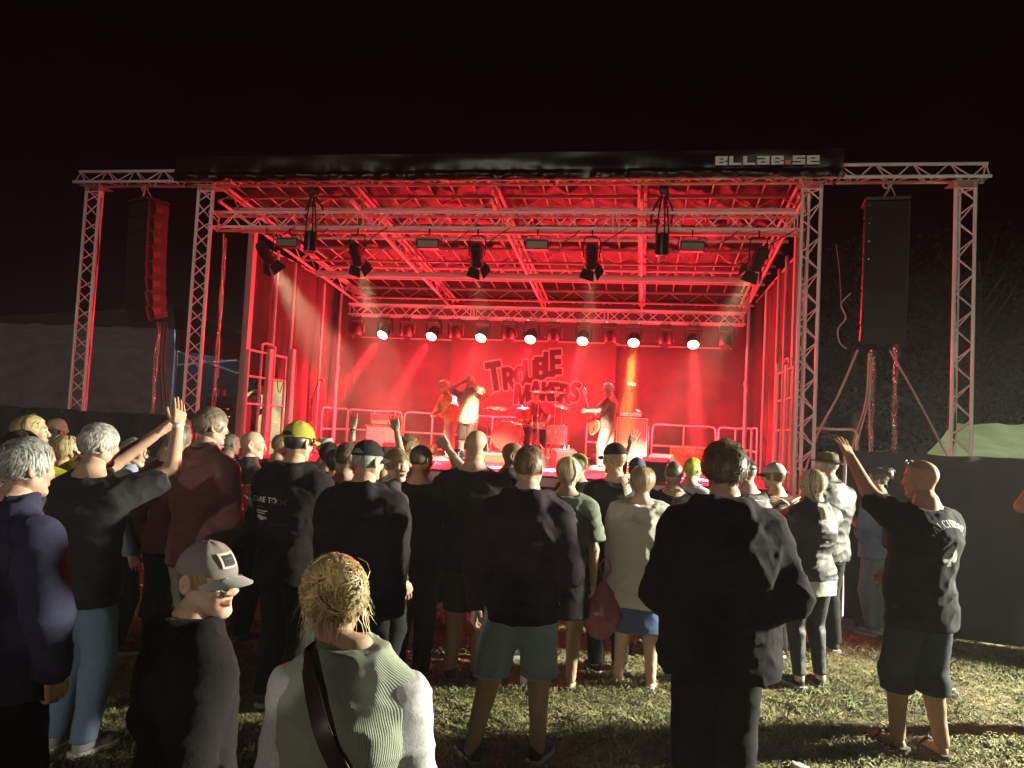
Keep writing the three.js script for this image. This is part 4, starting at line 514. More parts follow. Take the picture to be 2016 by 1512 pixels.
function buildHand(pose, c) {
  const [f0, f1, f2, f3, th, spread] = HANDS[pose], cones = [];
  [f0, f1, f2, f3].forEach((cur, i) => { const L = [[0.04, 0.026, 0.02], [0.044, 0.029, 0.021], [0.041, 0.027, 0.02], [0.032, 0.021, 0.018]][i], sa = (1.5 - i) * spread; let x = 0.0305 - i * 0.0203, y = 0.09 - Math.abs(i - 1.2) * 0.004, z = 0, a = 0, r = 0.0088 - i * 0.0004; for (let k = 0; k < 3; k++) { a += cur[k]; const nx = x + Math.sin(sa) * L[k] * Math.cos(a), ny = y + Math.cos(sa) * Math.cos(a) * L[k], nz = z + Math.sin(a) * L[k]; cones.push([x, y, z, nx, ny, nz, r, r * 0.9]); x = nx; y = ny; z = nz; r *= 0.9; } });
  const t = th; cones.push([0.026, 0.02, 0.006, 0.05 - t * 0.012, 0.05, 0.016 + t * 0.012, 0.014, 0.0115]); cones.push([0.05 - t * 0.012, 0.05, 0.016 + t * 0.012, 0.063 - t * 0.04, 0.078, 0.02 + t * 0.02, 0.0105, 0.009]); cones.push([0.063 - t * 0.04, 0.078, 0.02 + t * 0.02, 0.068 - t * 0.06, 0.1 - t * 0.01, 0.022 + t * 0.022, 0.0092, 0.0075]);
  const f = (x, y, z) => {
    let d = Math.hypot(Math.max(Math.abs(x) - 0.028 - 0.06 * (y - 0.05), 0), Math.max(Math.abs(y - 0.05) - 0.034, 0), Math.max(Math.abs(z) - 0.003, 0)) - 0.0115;
    d = smin(d, cone(x, y, z, [0, -0.05, 0, 0, 0.02, 0, 0.024, 0.02]), 0.02); let e = 9; for (const c of cones) e = Math.min(e, cone(x, y, z, c)); return smin(d, e, 0.008);
  };
  const g = nets(f, [-0.06, -0.06, -0.03], [0.1, 0.2, 0.13], c), n = g.attributes.position.count; const col = []; for (let i = 0; i < n; i++) { const k = 1 + 0.06 * noise3(g.attributes.position.getX(i) * 60, g.attributes.position.getY(i) * 60, g.attributes.position.getZ(i) * 60); col.push(k, k * 0.96, k * 0.94); }
  g.setAttribute('color', new THREE.Float32BufferAttribute(col, 3)); g.computeVertexNormals(); return g;
}
const handCache = {}; const getHand = (pose, c) => handCache[pose + c] ??= buildHand(pose, c);
const flipX = (g) => { const h = g.clone(); h.scale(-1, 1, 1); const i = h.index.array; for (let k = 0; k < i.length; k += 3) { const t = i[k]; i[k] = i[k + 1]; i[k + 1] = t; } h.computeVertexNormals(); return h; };
// --- fabrics
const fabricCache = {};
function fabricMaps(kind) {
  return fabricCache[kind] ??= ({
    knit: () => { const t = noiseTexture(256, (x, y) => { const rib = Math.abs(Math.sin(x * Math.PI * 10)), st = Math.abs(Math.sin(y * Math.PI * 26 + (rib > 0.5 ? 0.5 : 0) + Math.sin(x * 62.8) * 0.8)); return [0.2 + 0.55 * rib + 0.2 * st * rib + 0.06 * tile(x, y, 20)]; }); t.repeat.set(17, 17); const m = noiseTexture(256, (x, y) => { const n = 0.86 + 0.08 * tile(x, y, 5) + 0.09 * tile(x, y, 30) - 0.07 * Math.pow(1 - Math.abs(Math.sin(x * Math.PI * 10)), 3); return [n, n, n]; }); m.repeat.set(17, 17); return { bumpMap: t, bumpScale: 0.0016, map: m }; },
    cable: () => { const t = noiseTexture(256, (x, y) => [0.4 + 0.3 * tile(x, y, 14) + 0.2 * Math.sin(x * 6.2832 * 24) * Math.sin(y * 6.2832 * 24)]); t.repeat.set(9, 9); const m = noiseTexture(256, (x, y) => { const n = 0.88 + 0.1 * tile(x, y, 22) + 0.05 * tile(x, y, 3); return [n, n, n]; }); m.repeat.set(6, 6); return { bumpMap: t, bumpScale: 0.004, map: m }; },
    fleece: () => { const t = noiseTexture(256, (x, y) => [0.5 + 0.3 * tile(x, y, 26) + 0.2 * tile(x, y, 8)]); t.repeat.set(6, 6); const m = noiseTexture(256, (x, y) => { const n = 0.84 + 0.1 * tile(x, y, 24) + 0.1 * tile(x, y, 4); return [n, n, n]; }); m.repeat.set(4, 4); return { bumpMap: t, bumpScale: 0.0025, map: m }; },
    jersey: () => { const t = noiseTexture(256, (x, y) => [0.5 + 0.22 * Math.sin(x * 6.2832 * 50) * Math.sin(y * 6.2832 * 50) + 0.18 * tile(x, y, 6)]); t.repeat.set(8, 8); const m = noiseTexture(128, (x, y) => { const n = 0.88 + 0.1 * tile(x, y, 5) + 0.05 * tile(x, y, 20); return [n, n, n]; }); m.repeat.set(3, 3); return { bumpMap: t, bumpScale: 0.001, map: m }; },
    denim: () => { const m = noiseTexture(256, (x, y) => { const n = 0.75 + 0.1 * tile(x, y, 5) + 0.1 * tile(x, y, 25) + 0.1 * Math.sin((x + y) * 6.2832 * 40); return [n, n, n * 1.02]; }); m.repeat.set(5, 5); return { map: m, bumpMap: m, bumpScale: 0.0012 }; },
    leather: () => { const t = noiseTexture(256, (x, y) => [0.5 + 0.3 * tile(x, y, 18) + 0.25 * tile(x, y, 5)]); t.repeat.set(5, 5); return { bumpMap: t, bumpScale: 0.003 }; },
    stripe: () => { const m = noiseTexture(128, (x, y) => { const b = (y * 4) % 1 < 0.36 ? 0.03 : 0.92; return [b, b, b]; }); m.repeat.set(4, 7.5); return { map: m }; },
    pattern: () => { const m = noiseTexture(256, (x, y) => { const n = tile(x, y, 6) > 0.1 ? 1 : 0.25; return [n, n, n]; }); m.repeat.set(5, 5); return { map: m }; },
    camo: () => { const m = noiseTexture(256, (x, y) => { const a = tile(x, y, 3.2), b = tile(x, y, 4, 9); return a > 0.25 ? [0.75, 0.72, 0.3] : b > 0.2 ? [0.3, 0.25, 0.2] : [0.72, 0.6, 0.5]; }); m.repeat.set(3, 3); return { map: m }; },
  })[kind]();
}
const matCache = {};
function fabric(kind, rgb) { const rough = { leather: 0.5, denim: 0.85, knit: 0.95, cable: 0.95, fleece: 0.97 }[kind] ?? 0.92; return matCache[kind + rgb] ??= new THREE.MeshPhysicalMaterial({ color: lin(...rgb), roughness: rough, specularIntensity: kind === 'leather' ? 0.9 : 0.35, sheen: kind === 'leather' ? 0 : 0.06, sheenRoughness: 0.6, sheenColor: lin(0.4, 0.4, 0.4), ...fabricMaps(kind) }); }
const skinMat = (rgb) => matCache['skin' + rgb] ??= new THREE.MeshPhysicalMaterial({ color: lin(...rgb), roughness: 0.6, vertexColors: true, specularIntensity: 0.6, sheen: 0.1, sheenColor: lin(0.6, 0.3, 0.2) });
const SKIN = [[0.42, 0.265, 0.19], [0.5, 0.335, 0.25], [0.33, 0.19, 0.125], [0.18, 0.1, 0.065]];
const hairMat = new THREE.MeshPhysicalMaterial({ vertexColors: true, roughness: 0.45, side: THREE.DoubleSide, sheen: 0.3, sheenColor: lin(0.5, 0.45, 0.35) });
// --- hair in head space
const hairTop = { short: 0.01, buzz: 0.004, long: 0.016, bob: 0.018, bun: 0.011, shaggy: 0.02, curly: 0.02 };
function scalp(dx, dy, dz, off) { const k = 1 / Math.hypot(dx / (0.0775 + off), dy / (0.088 + off), dz / (0.098 + off)); return [dx * k, 0.03 + dy * k, 0.008 + dz * k]; }
function grows(x, y, z, style) { // where hair grows, from a point near the scalp
  const back = sstep(-0.02, 0.05, z), line = lerp(0.068, -0.012, sstep(-0.085, -0.02, z)); const low = style === 'buzz' || style === 'short' ? -0.055 : -0.075; return y > lerp(line, low, back);
}
function strandHair(o, style, rgb, opt = {}) {
  const fineHair = (opt.n ?? 0) >= 3000; if (style === 'buzz') rgb = rgb.map((v, i) => v * 0.55 + [0.3, 0.2, 0.15][i] * 0.35);
  const off = (hairTop[style] ?? 0.012) * (opt.capped ? 0.35 : 1), P = [], C = [], I = []; let n = 0; const tone = opt.tone ?? 0.35, grey = opt.tip;
  // under layer
  const U = 40, W = 26, map = [];
  for (let j = 0; j <= W; j++) for (let i = 0; i <= U; i++) { const th = j / W * Math.PI * 0.86, ph = i / U * 6.2832, s = Math.sin(th); let q = scalp(s * Math.sin(ph), Math.cos(th), s * Math.cos(ph), off * (0.55 + 0.25 * noise3(Math.sin(ph) * 3, th * 3, Math.cos(ph) * 3))); if (!grows(...q, style)) q = scalp(s * Math.sin(ph), Math.cos(th), s * Math.cos(ph), -0.016); P.push(...q); const k = 0.7 + 0.25 * noise3(q[0] * 40, q[1] * 14, q[2] * 40); C.push(rgb[0] * k, rgb[1] * k, rgb[2] * k); map.push(n++); }
  for (let j = 0; j < W; j++) for (let i = 0; i < U; i++) { const a = j * (U + 1) + i; I.push(a, a + U + 1, a + 1, a + 1, a + U + 1, a + U + 2); }
  const N = opt.n ?? 700, len = opt.len ?? { short: 0.04, buzz: 0, long: 0.36, bob: 0.17, bun: 0.13, shaggy: 0.085, curly: 0.06 }[style], seg = opt.seg ?? (len > 0.15 ? 8 : 4), w0 = opt.w ?? (fineHair ? 0.0019 : len > 0.15 ? 0.0036 : 0.003);
  const bun = V(0, 0.08, 0.09);
  for (let s = 0; s < (style === 'buzz' ? 0 : N); s++) {
    const th = Math.acos(1 - rnd() * 1.62), ph = rr(0, 6.2832), r0 = scalp(Math.sin(th) * Math.sin(ph), Math.cos(th), Math.sin(th) * Math.cos(ph), off * 0.6); if (!grows(...r0, style) || (opt.capped && r0[1] > 0.035)) continue;
    const p = V(...r0), k = clamp(1 + tone * (rnd() * 2 - 1) + 0.25 * noise3(r0[0] * 25, r0[1] * 8, r0[2] * 25), 0.35, 1.7), L = len * rr(0.75, 1.15), lift = off * rr(0.7, 1.35), sd = rr(0, 100), side = opt.part ?? 0.012; let dir = V(0, 0, 0);
    const c3 = grey && rnd() < 0.4 ? grey : rgb;
    for (let t = 0; t <= seg; t++) {
      const nrm = V(p.x / 0.006, (p.y - 0.03) / 0.0077, (p.z - 0.008) / 0.0096).normalize(); const below = p.y < -0.06 && L > 0.12;
      const w = w0 * (t === seg ? 0.25 : 1) * (opt.wide ?? 1), tan = V(0, 0, 0);
      if (style === 'bun') { tan.copy(bun).sub(p); const far = tan.length(); tan.normalize(); if (far < 0.035) tan.add(V(noise3(sd, t, 0), noise3(sd, t, 5), noise3(sd, t, 9)).multiplyScalar(1.4)).multiplyScalar(1); }
      else if (L > 0.12) { tan.set((p.x - side) * 9, -1, (p.z) * 3 + (p.z < -0.02 ? 0.9 : 0.1)); if (p.y < 0.05) tan.set(p.x * (below ? -0.6 : 0.6), -1, below ? 0.05 : (p.z < -0.03 ? 0.35 : 0.1)); }
      else { tan.set((p.x - 0.01) * 10 + 0.8 * noise3(p.x * 14, p.y * 14, p.z * 14 + 3), -0.7, (p.z - 0.03) * 9 - (p.y > 0.08 ? 0.8 : -0.3)); }
      if (style === 'curly' || style === 'shaggy') tan.add(V(noise3(sd, t * 0.9, 1), noise3(sd, t * 0.9, 4), noise3(sd, t * 0.9, 8)).multiplyScalar(style === 'curly' ? 1.6 : 0.9));
      if (!below) { tan.addScaledVector(nrm, -tan.dot(nrm)); } tan.normalize(); if (t === 0) dir.copy(tan); dir.lerp(tan, 0.6).normalize();
      const sv = V(0, 0, 0).crossVectors(dir, nrm).normalize(), kk = k * (0.92 + 0.16 * rnd());
      P.push(p.x - sv.x * w, p.y - sv.y * w, p.z - sv.z * w, p.x + sv.x * w, p.y + sv.y * w, p.z + sv.z * w); C.push(c3[0] * kk, c3[1] * kk, c3[2] * kk, c3[0] * kk, c3[1] * kk, c3[2] * kk); if (t < seg) I.push(n, n + 1, n + 2, n + 1, n + 3, n + 2); n += 2;
      p.addScaledVector(dir, L / seg); if (!below || style === 'bun') { const d = V(p.x, p.y - 0.03, p.z - 0.008), q = V(...scalp(...d.toArray(), lift * (0.6 + 0.6 * Math.sin(t / seg * 3)) * (style === 'short' ? 1 : 1))).sub(V(0, 0.03, 0.008)); if (d.length() < q.length()) p.copy(q).add(V(0, 0.03, 0.008)); else if (style !== 'curly' && style !== 'shaggy') p.lerp(q.add(V(0, 0.03, 0.008)), 0.6); }
      if (L > 0.12 && p.y < 0.062 && p.z < -0.02 && style !== 'bun') { const lim = 0.07 + 0.012 * Math.sin(sd); if (Math.abs(p.x) < lim) p.x = lerp(p.x, (p.x - side >= 0 ? 1 : -1) * lim, 0.8); p.z = Math.max(p.z, -0.062 + 0.02 * Math.sin(sd * 3)); }
      if (opt.drape && p.y < -0.1) { const zmin = Math.min(0.185, 0.1 + (-0.1 - p.y) * 0.75); if (p.z > -0.03 && p.z < zmin) p.z = lerp(p.z, zmin, 0.75); }
    }
  }
  if (style === 'bun') for (let s = 0; s < (opt.loops ?? 330); s++) { // loose loops of the bun
    const a = rr(0, 6.28), tilt = rr(-0.9, 0.9), R = rr(0.016, 0.05), k = clamp(1 + tone * (rnd() * 2 - 1), 0.4, 1.7), c = V(rr(-0.016, 0.016), 0.086 + rr(-0.016, 0.02), 0.094 + rr(-0.01, 0.016)), ax = V(Math.sin(a), Math.cos(a) * 0.8, tilt).normalize(), u = V(0, 0, 1).cross(ax).normalize(), v2 = ax.clone().cross(u), sp = rr(1.6, 4.4), st = rr(0, 6.28); const fly = rnd() < 0.12 ? 1.5 : 1;
    for (let t = 0; t <= 7; t++) { const b = st + sp * t / 7, q = c.clone().addScaledVector(u, Math.cos(b) * R * fly).addScaledVector(v2, Math.sin(b) * R * fly), sv = ax.clone().multiplyScalar((opt.lw ?? 0.0035) * (t === 7 ? 0.3 : 1)); P.push(q.x - sv.x, q.y - sv.y, q.z - sv.z, q.x + sv.x, q.y + sv.y, q.z + sv.z); C.push(rgb[0] * k, rgb[1] * k, rgb[2] * k, rgb[0] * k, rgb[1] * k, rgb[2] * k); if (t < 7) I.push(n, n + 1, n + 2, n + 1, n + 3, n + 2); n += 2; }
  }
  if (opt.wisps) for (let s = 0; s < opt.wisps; s++) { // stray locks
    const a = rr(0, 6.28), q0 = scalp(Math.sin(a) * 0.95, rr(-0.45, 0.3), Math.cos(a), 0.004); if (q0[2] < -0.07) continue; const p = V(...q0), k = rr(0.7, 1.4), out = V(q0[0], 0, q0[2]).normalize(), L = rr(0.04, 0.11), sd = rr(0, 99);
    for (let t = 0; t <= 6; t++) { const sv = V(-out.z, 0, out.x).multiplyScalar(0.0022 * (1 - t / 8)); P.push(p.x - sv.x, p.y - sv.y, p.z - sv.z, p.x + sv.x, p.y + sv.y, p.z + sv.z); C.push(rgb[0] * k, rgb[1] * k, rgb[2] * k, rgb[0] * k, rgb[1] * k, rgb[2] * k); if (t < 6) I.push(n, n + 1, n + 2, n + 1, n + 3, n + 2); n += 2; p.add(V(out.x * 0.25 + 0.5 * noise3(sd, t * 0.5, 2), -0.9, out.z * 0.25 + 0.5 * noise3(sd, t * 0.5, 7)).multiplyScalar(L / 6)); }
  }
  const g = new THREE.BufferGeometry(); g.setAttribute('position', new THREE.Float32BufferAttribute(P, 3)); g.setAttribute('color', new THREE.Float32BufferAttribute(C, 3)); g.setIndex(I); g.computeVertexNormals(); return part(o, 'hair', g, hairMat);
}
// --- headwear in head space
function cap(o, rgb, opt = {}) {
  const m = fabric('jersey', rgb), c = new THREE.Group(); c.name = 'cap'; c.rotation.y = opt.turn ?? 0; c.rotation.x = opt.tip ?? -0.06; o.add(c);
  const g = new THREE.SphereGeometry(1, 36, 16, 0, 6.2832, 0, 1.5), p = g.attributes.position; const k = opt.big ?? 1;
  for (let i = 0; i < p.count; i++) { const x = p.getX(i), y = p.getY(i), z = p.getZ(i); p.setXYZ(i, x * 0.089 * k, 0.03 + Math.max(y, 0.02) * 0.102 * k - 0.004 * (z < -0.5 ? 1 : 0) + 0.002 * Math.cos(Math.atan2(x, z) * 6), 0.006 + z * 0.108 * k); }
  const idx = g.index.array, keep = []; for (let i = 0; i < idx.length; i += 3) { const x = (p.getX(idx[i]) + p.getX(idx[i + 1]) + p.getX(idx[i + 2])) / 3, y = (p.getY(idx[i]) + p.getY(idx[i + 1]) + p.getY(idx[i + 2])) / 3, z = (p.getZ(idx[i]) + p.getZ(idx[i + 1]) + p.getZ(idx[i + 2])) / 3; if (!opt.closed && z > 0.03 && (x / 0.042) ** 2 + ((y - 0.045) / 0.03) ** 2 < 1 && y > 0.046) continue; keep.push(idx[i], idx[i + 1], idx[i + 2]); }
  g.setIndex(keep); g.computeVertexNormals(); const mm = m.clone(); mm.side = THREE.DoubleSide; part(c, 'crown', g, mm);
  if (!opt.closed) part(c, 'strap', tubeGeo([[-0.045 * k, 0.04, 0.098 * k], [0, 0.04, 0.113 * k], [0.045 * k, 0.04, 0.098 * k]], 0.007, 12, 6), m);
  const b = new THREE.PlaneGeometry(1, 1, 20, 10), q = b.attributes.position; for (let i = 0; i < q.count; i++) { const u = q.getX(i) * 2, v = q.getY(i) + 0.5, a = u * 1.15, r = 0.086 * k, e = v * 0.075 * (1 - 0.35 * u * u) * (opt.brim ?? 1); q.setXYZ(i, Math.sin(a) * r * 1.02 * (1 + e * 1.5), 0.034 - 0.028 * u * u - e * 0.18, 0.004 - Math.cos(a) * r * 1.2 - e * (0.4 + 0.6 * Math.cos(a))); }
  b.computeVertexNormals(); const bm = (opt.brimColor ? fabric('jersey', opt.brimColor) : m).clone(); bm.side = THREE.DoubleSide; const br = part(c, 'brim', b, bm); const under = b.clone(); under.translate(0, -0.004, 0); part(br, 'brim_underside', under, bm);
  part(c, 'button', new THREE.SphereGeometry(0.006, 8, 6), m).position.set(0, 0.129 * k, 0.006);
  if (opt.patch) { const pg = new THREE.PlaneGeometry(0.062, 0.05, 6, 4), pp = pg.attributes.position; for (let i = 0; i < pp.count; i++) { const x = pp.getX(i), y = pp.getY(i), v = scalp(x, y + 0.05, -0.09, 0.0145 * 1); pp.setXYZ(i, x, 0.083 + y * 0.9, 0.006 - 0.108 * Math.sqrt(Math.max(0, 1 - (x / 0.089) ** 2 - ((0.053 + y * 0.9) / 0.102) ** 2)) - 0.0025); } pg.computeVertexNormals(); const t = canvasTexture(128, 104, (x, w, h) => { x.fillStyle = '#c9c4bd'; x.fillRect(0, 0, w, h); x.fillStyle = '#2c2025'; x.fillRect(14, 14, w - 28, h - 28); x.fillStyle = '#4a3a42'; x.fillRect(30, 34, w - 60, 12); }); const pm = std(0xffffff, 0.8, 0, { map: t, side: THREE.DoubleSide }); part(c, 'front_patch', pg, pm); }
  return c;
}
function fedora(o, rgb) {
  const m = fabric('fleece', rgb).clone(), c = new THREE.Group(); c.name = 'hat'; c.rotation.x = 0.05; o.add(c); m.side = THREE.DoubleSide;
  const g = new THREE.LatheGeometry([[0.002, 0.125], [0.03, 0.128], [0.062, 0.128], [0.076, 0.118], [0.083, 0.085], [0.088, 0.045], [0.09, 0.04], [0.115, 0.036], [0.132, 0.042], [0.135, 0.046], [0.13, 0.038], [0.09, 0.034]].map((p) => new THREE.Vector2(...p)), 36), p = g.attributes.position; for (let i = 0; i < p.count; i++) { const x = p.getX(i), y = p.getY(i), z = p.getZ(i); let yy = y; if (y > 0.1) yy -= 0.022 * Math.exp(-((x / 0.025) ** 2)) * sstep(0.1, 0.125, y); p.setXYZ(i, x, yy + (y < 0.05 ? 0.09 * (Math.abs(x) - 0.08) * 2 * (Math.abs(x) > 0.09 ? 1 : 0) * 0.6 : 0), 0.006 + z * 1.14); } g.computeVertexNormals(); part(c, 'felt', g, m);
  const b = part(c, 'band', new THREE.CylinderGeometry(0.0885, 0.0915, 0.02, 36, 1, true), fabric('jersey', [0.03, 0.025, 0.02])); b.scale.z = 1.14; b.position.set(0, 0.054, 0.006);
}
function glasses(o, opt = {}) {
  const c = new THREE.Group(); c.name = opt.name ?? 'glasses'; c.position.set(0, opt.y ?? -0.001, opt.z ?? 0); c.rotation.x = opt.tip ?? 0; o.add(c); const m = std(lin(0.05, 0.04, 0.035), 0.3, 0.3);
  for (const s of [-1, 1]) { const r = part(c, 'rim', new THREE.TorusGeometry(0.021, opt.thick ?? 0.0016, 6, 24), m); r.position.set(s * 0.031, 0, -0.106); r.rotation.y = s * -0.18; if (opt.dark) { const l = part(c, 'lens', new THREE.CircleGeometry(0.021, 18), std(lin(0.01, 0.01, 0.012), 0.1)); l.position.copy(r.position); l.rotation.y = s * -0.18; } bar(c, 'temple', [s * 0.051, 0.004, -0.102], [s * 0.08, 0.004, 0.014], 0.0018, m, cyl6); }
  bar(c, 'bridge', [-0.011, 0.004, -0.108], [0.011, 0.004, -0.108], 0.0016, m, cyl6);
}
// --- shoes
const shoeGeo = (() => { const f = (x, y, z) => { let d = cone(x, y, z, [0, 0.045, 0.045, 0, 0.04, -0.1, 0.038, 0.04]); d = smin(d, cone(x, y, z, [0, 0.085, 0.035, 0, 0.07, -0.01, 0.036, 0.034]), 0.03); d = smin(d, cone(x, y, z, [0, 0.032, -0.1, 0, 0.03, -0.15, 0.04, 0.032]), 0.02); d = Math.max(d, 0.016 - y); return Math.max(d, y - 0.105); }; const g = nets(f, [-0.07, 0, -0.21], [0.07, 0.13, 0.11], 0.009); g.computeVertexNormals(); return g; })();
const soleGeo = (() => { const s = new THREE.Shape(); s.moveTo(-0.036, 0.085); s.quadraticCurveTo(0, 0.1, 0.036, 0.085); s.lineTo(0.038, 0); s.quadraticCurveTo(0.048, -0.1, 0.04, -0.15); s.quadraticCurveTo(0, -0.21, -0.04, -0.15); s.quadraticCurveTo(-0.048, -0.1, -0.038, 0); s.closePath(); const g = new THREE.ExtrudeGeometry(s, { depth: 0.024, bevelEnabled: true, bevelSize: 0.004, bevelThickness: 0.003, bevelSegments: 1 }); g.rotateX(Math.PI / 2); g.translate(0, 0.027, 0); return g; })();
// --- torso cross-sections: height, half width, half depth (fractions of the standing height)
const TORSO = { m: [[0.45, 0.07, 0.062], [0.5, 0.094, 0.074], [0.54, 0.093, 0.071], [0.6, 0.085, 0.062], [0.66, 0.09, 0.066], [0.72, 0.101, 0.072], [0.77, 0.102, 0.066], [0.81, 0.086, 0.052], [0.838, 0.05, 0.043], [0.87, 0.034, 0.036]], f: [[0.45, 0.074, 0.064], [0.5, 0.1, 0.076], [0.54, 0.095, 0.072], [0.61, 0.073, 0.056], [0.66, 0.08, 0.062], [0.72, 0.089, 0.074], [0.77, 0.089, 0.062], [0.805, 0.076, 0.048], [0.835, 0.043, 0.038], [0.87, 0.029, 0.031]] };
function sect(T, y, e) { if (y <= T[0][0]) return T[0]; for (let i = 1; i < T.length; i++) if (y <= T[i][0]) { const t = (y - T[i - 1][0]) / (T[i][0] - T[i - 1][0]), s = t * t * (3 - 2 * t) * 0.5 + t * 0.5; return [y, lerp(T[i - 1][1], T[i][1], s), lerp(T[i - 1][2], T[i][2], s)]; } return T[T.length - 1]; }
function ik(S, W, l1, l2, pole) {
  const d = W.clone().sub(S); let L = d.length(); const mx = (l1 + l2) * 0.995; if (L > mx) { d.multiplyScalar(mx / L); L = mx; W = S.clone().add(d); } const u = d.clone().normalize(), a = (l1 * l1 - l2 * l2 + L * L) / (2 * L), h = Math.sqrt(Math.max(0, l1 * l1 - a * a)), p = pole.clone().addScaledVector(u, -pole.dot(u)).normalize(); return [S.clone().addScaledVector(u, a).addScaledVector(p, h), W];
}
function person(s) {
  const H = s.H, b = s.build ?? 1, T = TORSO[s.fem ? 'f' : 'm'], fine = s.fine ?? 1, c = 0.017 * fine, o = thing('person', s.label, 'person', [s.x, s.y ?? 0, s.z], s.yaw ?? 0, s.group), belly = s.belly ?? 0;
  // lean: torso turns about the hips
  const hipY = 0.5 * H, lean = s.lean ?? 0, tilt = s.tilt ?? 0, twist = s.twist ?? 0, Q = new THREE.Quaternion().setFromEuler(new THREE.Euler(-lean, twist, -tilt, 'YXZ')), Qi = Q.clone().invert(), piv = V(0, hipY, 0), tor = (v) => v.clone().sub(piv).applyQuaternion(Q).add(piv), e = new THREE.Matrix4().makeRotationFromQuaternion(Qi).elements;
  const sw = (s.fem ? 0.098 : 0.108) * H * (0.86 + 0.14 * b) * (s.shoulder ?? 1), bs = Math.sqrt(b);
  const arms = [-1, 1].map((k) => {
    const A = (k < 0 ? s.armL : s.armR) ?? {}, S = tor(V(k * sw * 0.96, 0.779 * H, 0.004)); let W = A.w ? V(A.w[0] * H, A.w[1] * H, A.w[2] * H) : V(k * (0.135 * bs) * H, 0.475 * H, -0.02 * H); if (!A.abs) W = A.w ? tor(W) : W;
    const pole = A.pole ? V(...A.pole) : V(k * 0.5, -0.2, 0.9); const [E, W2] = ik(S, W, 0.172 * H, 0.152 * H, pole); return { k, S, E, W: W2, hand: A.hand ?? 'relaxed', palm: A.palm ? V(...A.palm) : V(-k, 0, 0) };
  });
  const spread = (s.stance ?? 0.055) * H, legs = [-1, 1].map((k) => { const L = (k < 0 ? s.legL : s.legR) ?? [0, 0]; const F = V(k * spread + L[0] * H, 0.048 * H, 0.012 * H + L[1] * H); const hip = V(k * 0.05 * H, 0.485 * H, 0); if (s.sit) { const kn = V(k * 0.11 * H, s.sit, -0.24 * H); return { k, hip: V(k * 0.055 * H, s.sit, 0), knee: kn, foot: V(k * 0.11 * H, 0.05 * H, -0.24 * H) }; } const [K] = ik(hip, F, 0.222 * H, 0.222 * H, V(0, 0, -1)); return { k, hip, knee: K, foot: F }; });
  const dyBody = s.sit ? s.sit - 0.485 * H : 0; // a seated body sits lower
  const torso = (x, y, z, ease, cloth = false) => { // distance to the torso
    const X = x, Y = y - hipY - dyBody, Z = z; const lx = e[0] * X + e[4] * Y + e[8] * Z, ly = (e[1] * X + e[5] * Y + e[9] * Z) + hipY, lz = e[2] * X + e[6] * Y + e[10] * Z, f = ly / H, q = sect(T, cloth ? Math.max(f, 0.505) : f), w = q[1] * H * (f > 0.76 ? lerp(b, 1, sstep(0.76, 0.84, f)) : b) + ease, dd = (q[2] * H) * (f > 0.76 ? lerp(b, 1, sstep(0.76, 0.84, f)) : b) + ease, bz = belly * H * Math.exp(-(((f - 0.585) / 0.07) ** 2)); const cz = lz + bz * 0.6 - (f > 0.6 ? 0.012 * H * sstep(0.6, 0.75, f) : 0);
    const r = (Math.hypot(lx / w, cz / (dd + bz * 0.6)) - 1) * Math.min(w, dd); const top = (f - 0.875) * H, bot = (cloth ? 0.3 - f : 0.445 - f) * H; return Math.max(r, top, bot);
  };
  const sh = (v) => dyBody ? v.clone().setY(v.y + dyBody) : v;
  const C = (a, d, ra, rb) => [a.x, a.y, a.z, d.x, d.y, d.z, ra, rb];
  const armC = arms.flatMap((a) => [C(sh(a.S), sh(a.E), 0.031 * H * bs, 0.0245 * H * bs), C(sh(a.E), sh(a.W), 0.0255 * H * bs, 0.0165 * H * bs)]);
  const legC = legs.flatMap((l) => [C(l.hip, l.knee, 0.053 * H * bs, 0.034 * H * bs), C(l.knee, l.foot, 0.033 * H * bs, 0.0225 * H * bs), C(l.knee.clone().lerp(l.foot, 0.12).add(V(0, 0, 0.012 * H)), l.knee.clone().lerp(l.foot, 0.5).add(V(0, 0, 0.01 * H)), 0.03 * H * bs, 0.022 * H)]);
  const neckA = sh(tor(V(0, 0.82 * H, 0.006 * H))), headAt = sh(tor(V((s.headX ?? 0) * H, 0.931 * H, -0.016 * H + (s.headZ ?? 0) * H))), neckB = headAt.clone().add(V(0, -0.05 * H, 0.014 * H));
  const neckC = C(neckA, neckB, 0.036 * H * (s.fem ? 0.84 : 1.04), 0.031 * H * (s.fem ? 0.84 : 1.06));
  const trapC = [-1, 1].map((k) => C(sh(tor(V(k * 0.012 * H, 0.845 * H, 0.012 * H))), sh(tor(V(k * sw * 0.9, 0.785 * H, 0.008 * H))), 0.028 * H, 0.026 * H));
  const bodyF = (x, y, z) => { let d = torso(x, y, z, -0.004); for (let i = 0; i < 4; i++) d = smin(d, cone(x, y, z, armC[i]), i % 2 ? 0.012 : 0.03); for (let i = 0; i < 6; i++) d = smin(d, cone(x, y, z, legC[i]), 0.03); for (const q of trapC) d = smin(d, cone(x, y, z, q), 0.03); return smin(d, cone(x, y, z, neckC), 0.035); };
  const all = [...armC, ...legC, neckC], box = (list, pad) => { const lo = [9, 9, 9], hi = [-9, -9, -9]; for (const q of list) for (const k of [0, 3]) for (let i = 0; i < 3; i++) { const r = Math.max(q[6], q[7]) + pad; lo[i] = Math.min(lo[i], q[k + i] - r); hi[i] = Math.max(hi[i], q[k + i] + r); } return [lo, hi]; };
  const tc = C(sh(tor(V(0, 0.46 * H, 0))), sh(tor(V(0, 0.85 * H, 0))), 0.11 * H * b + belly * H, 0.11 * H * b);
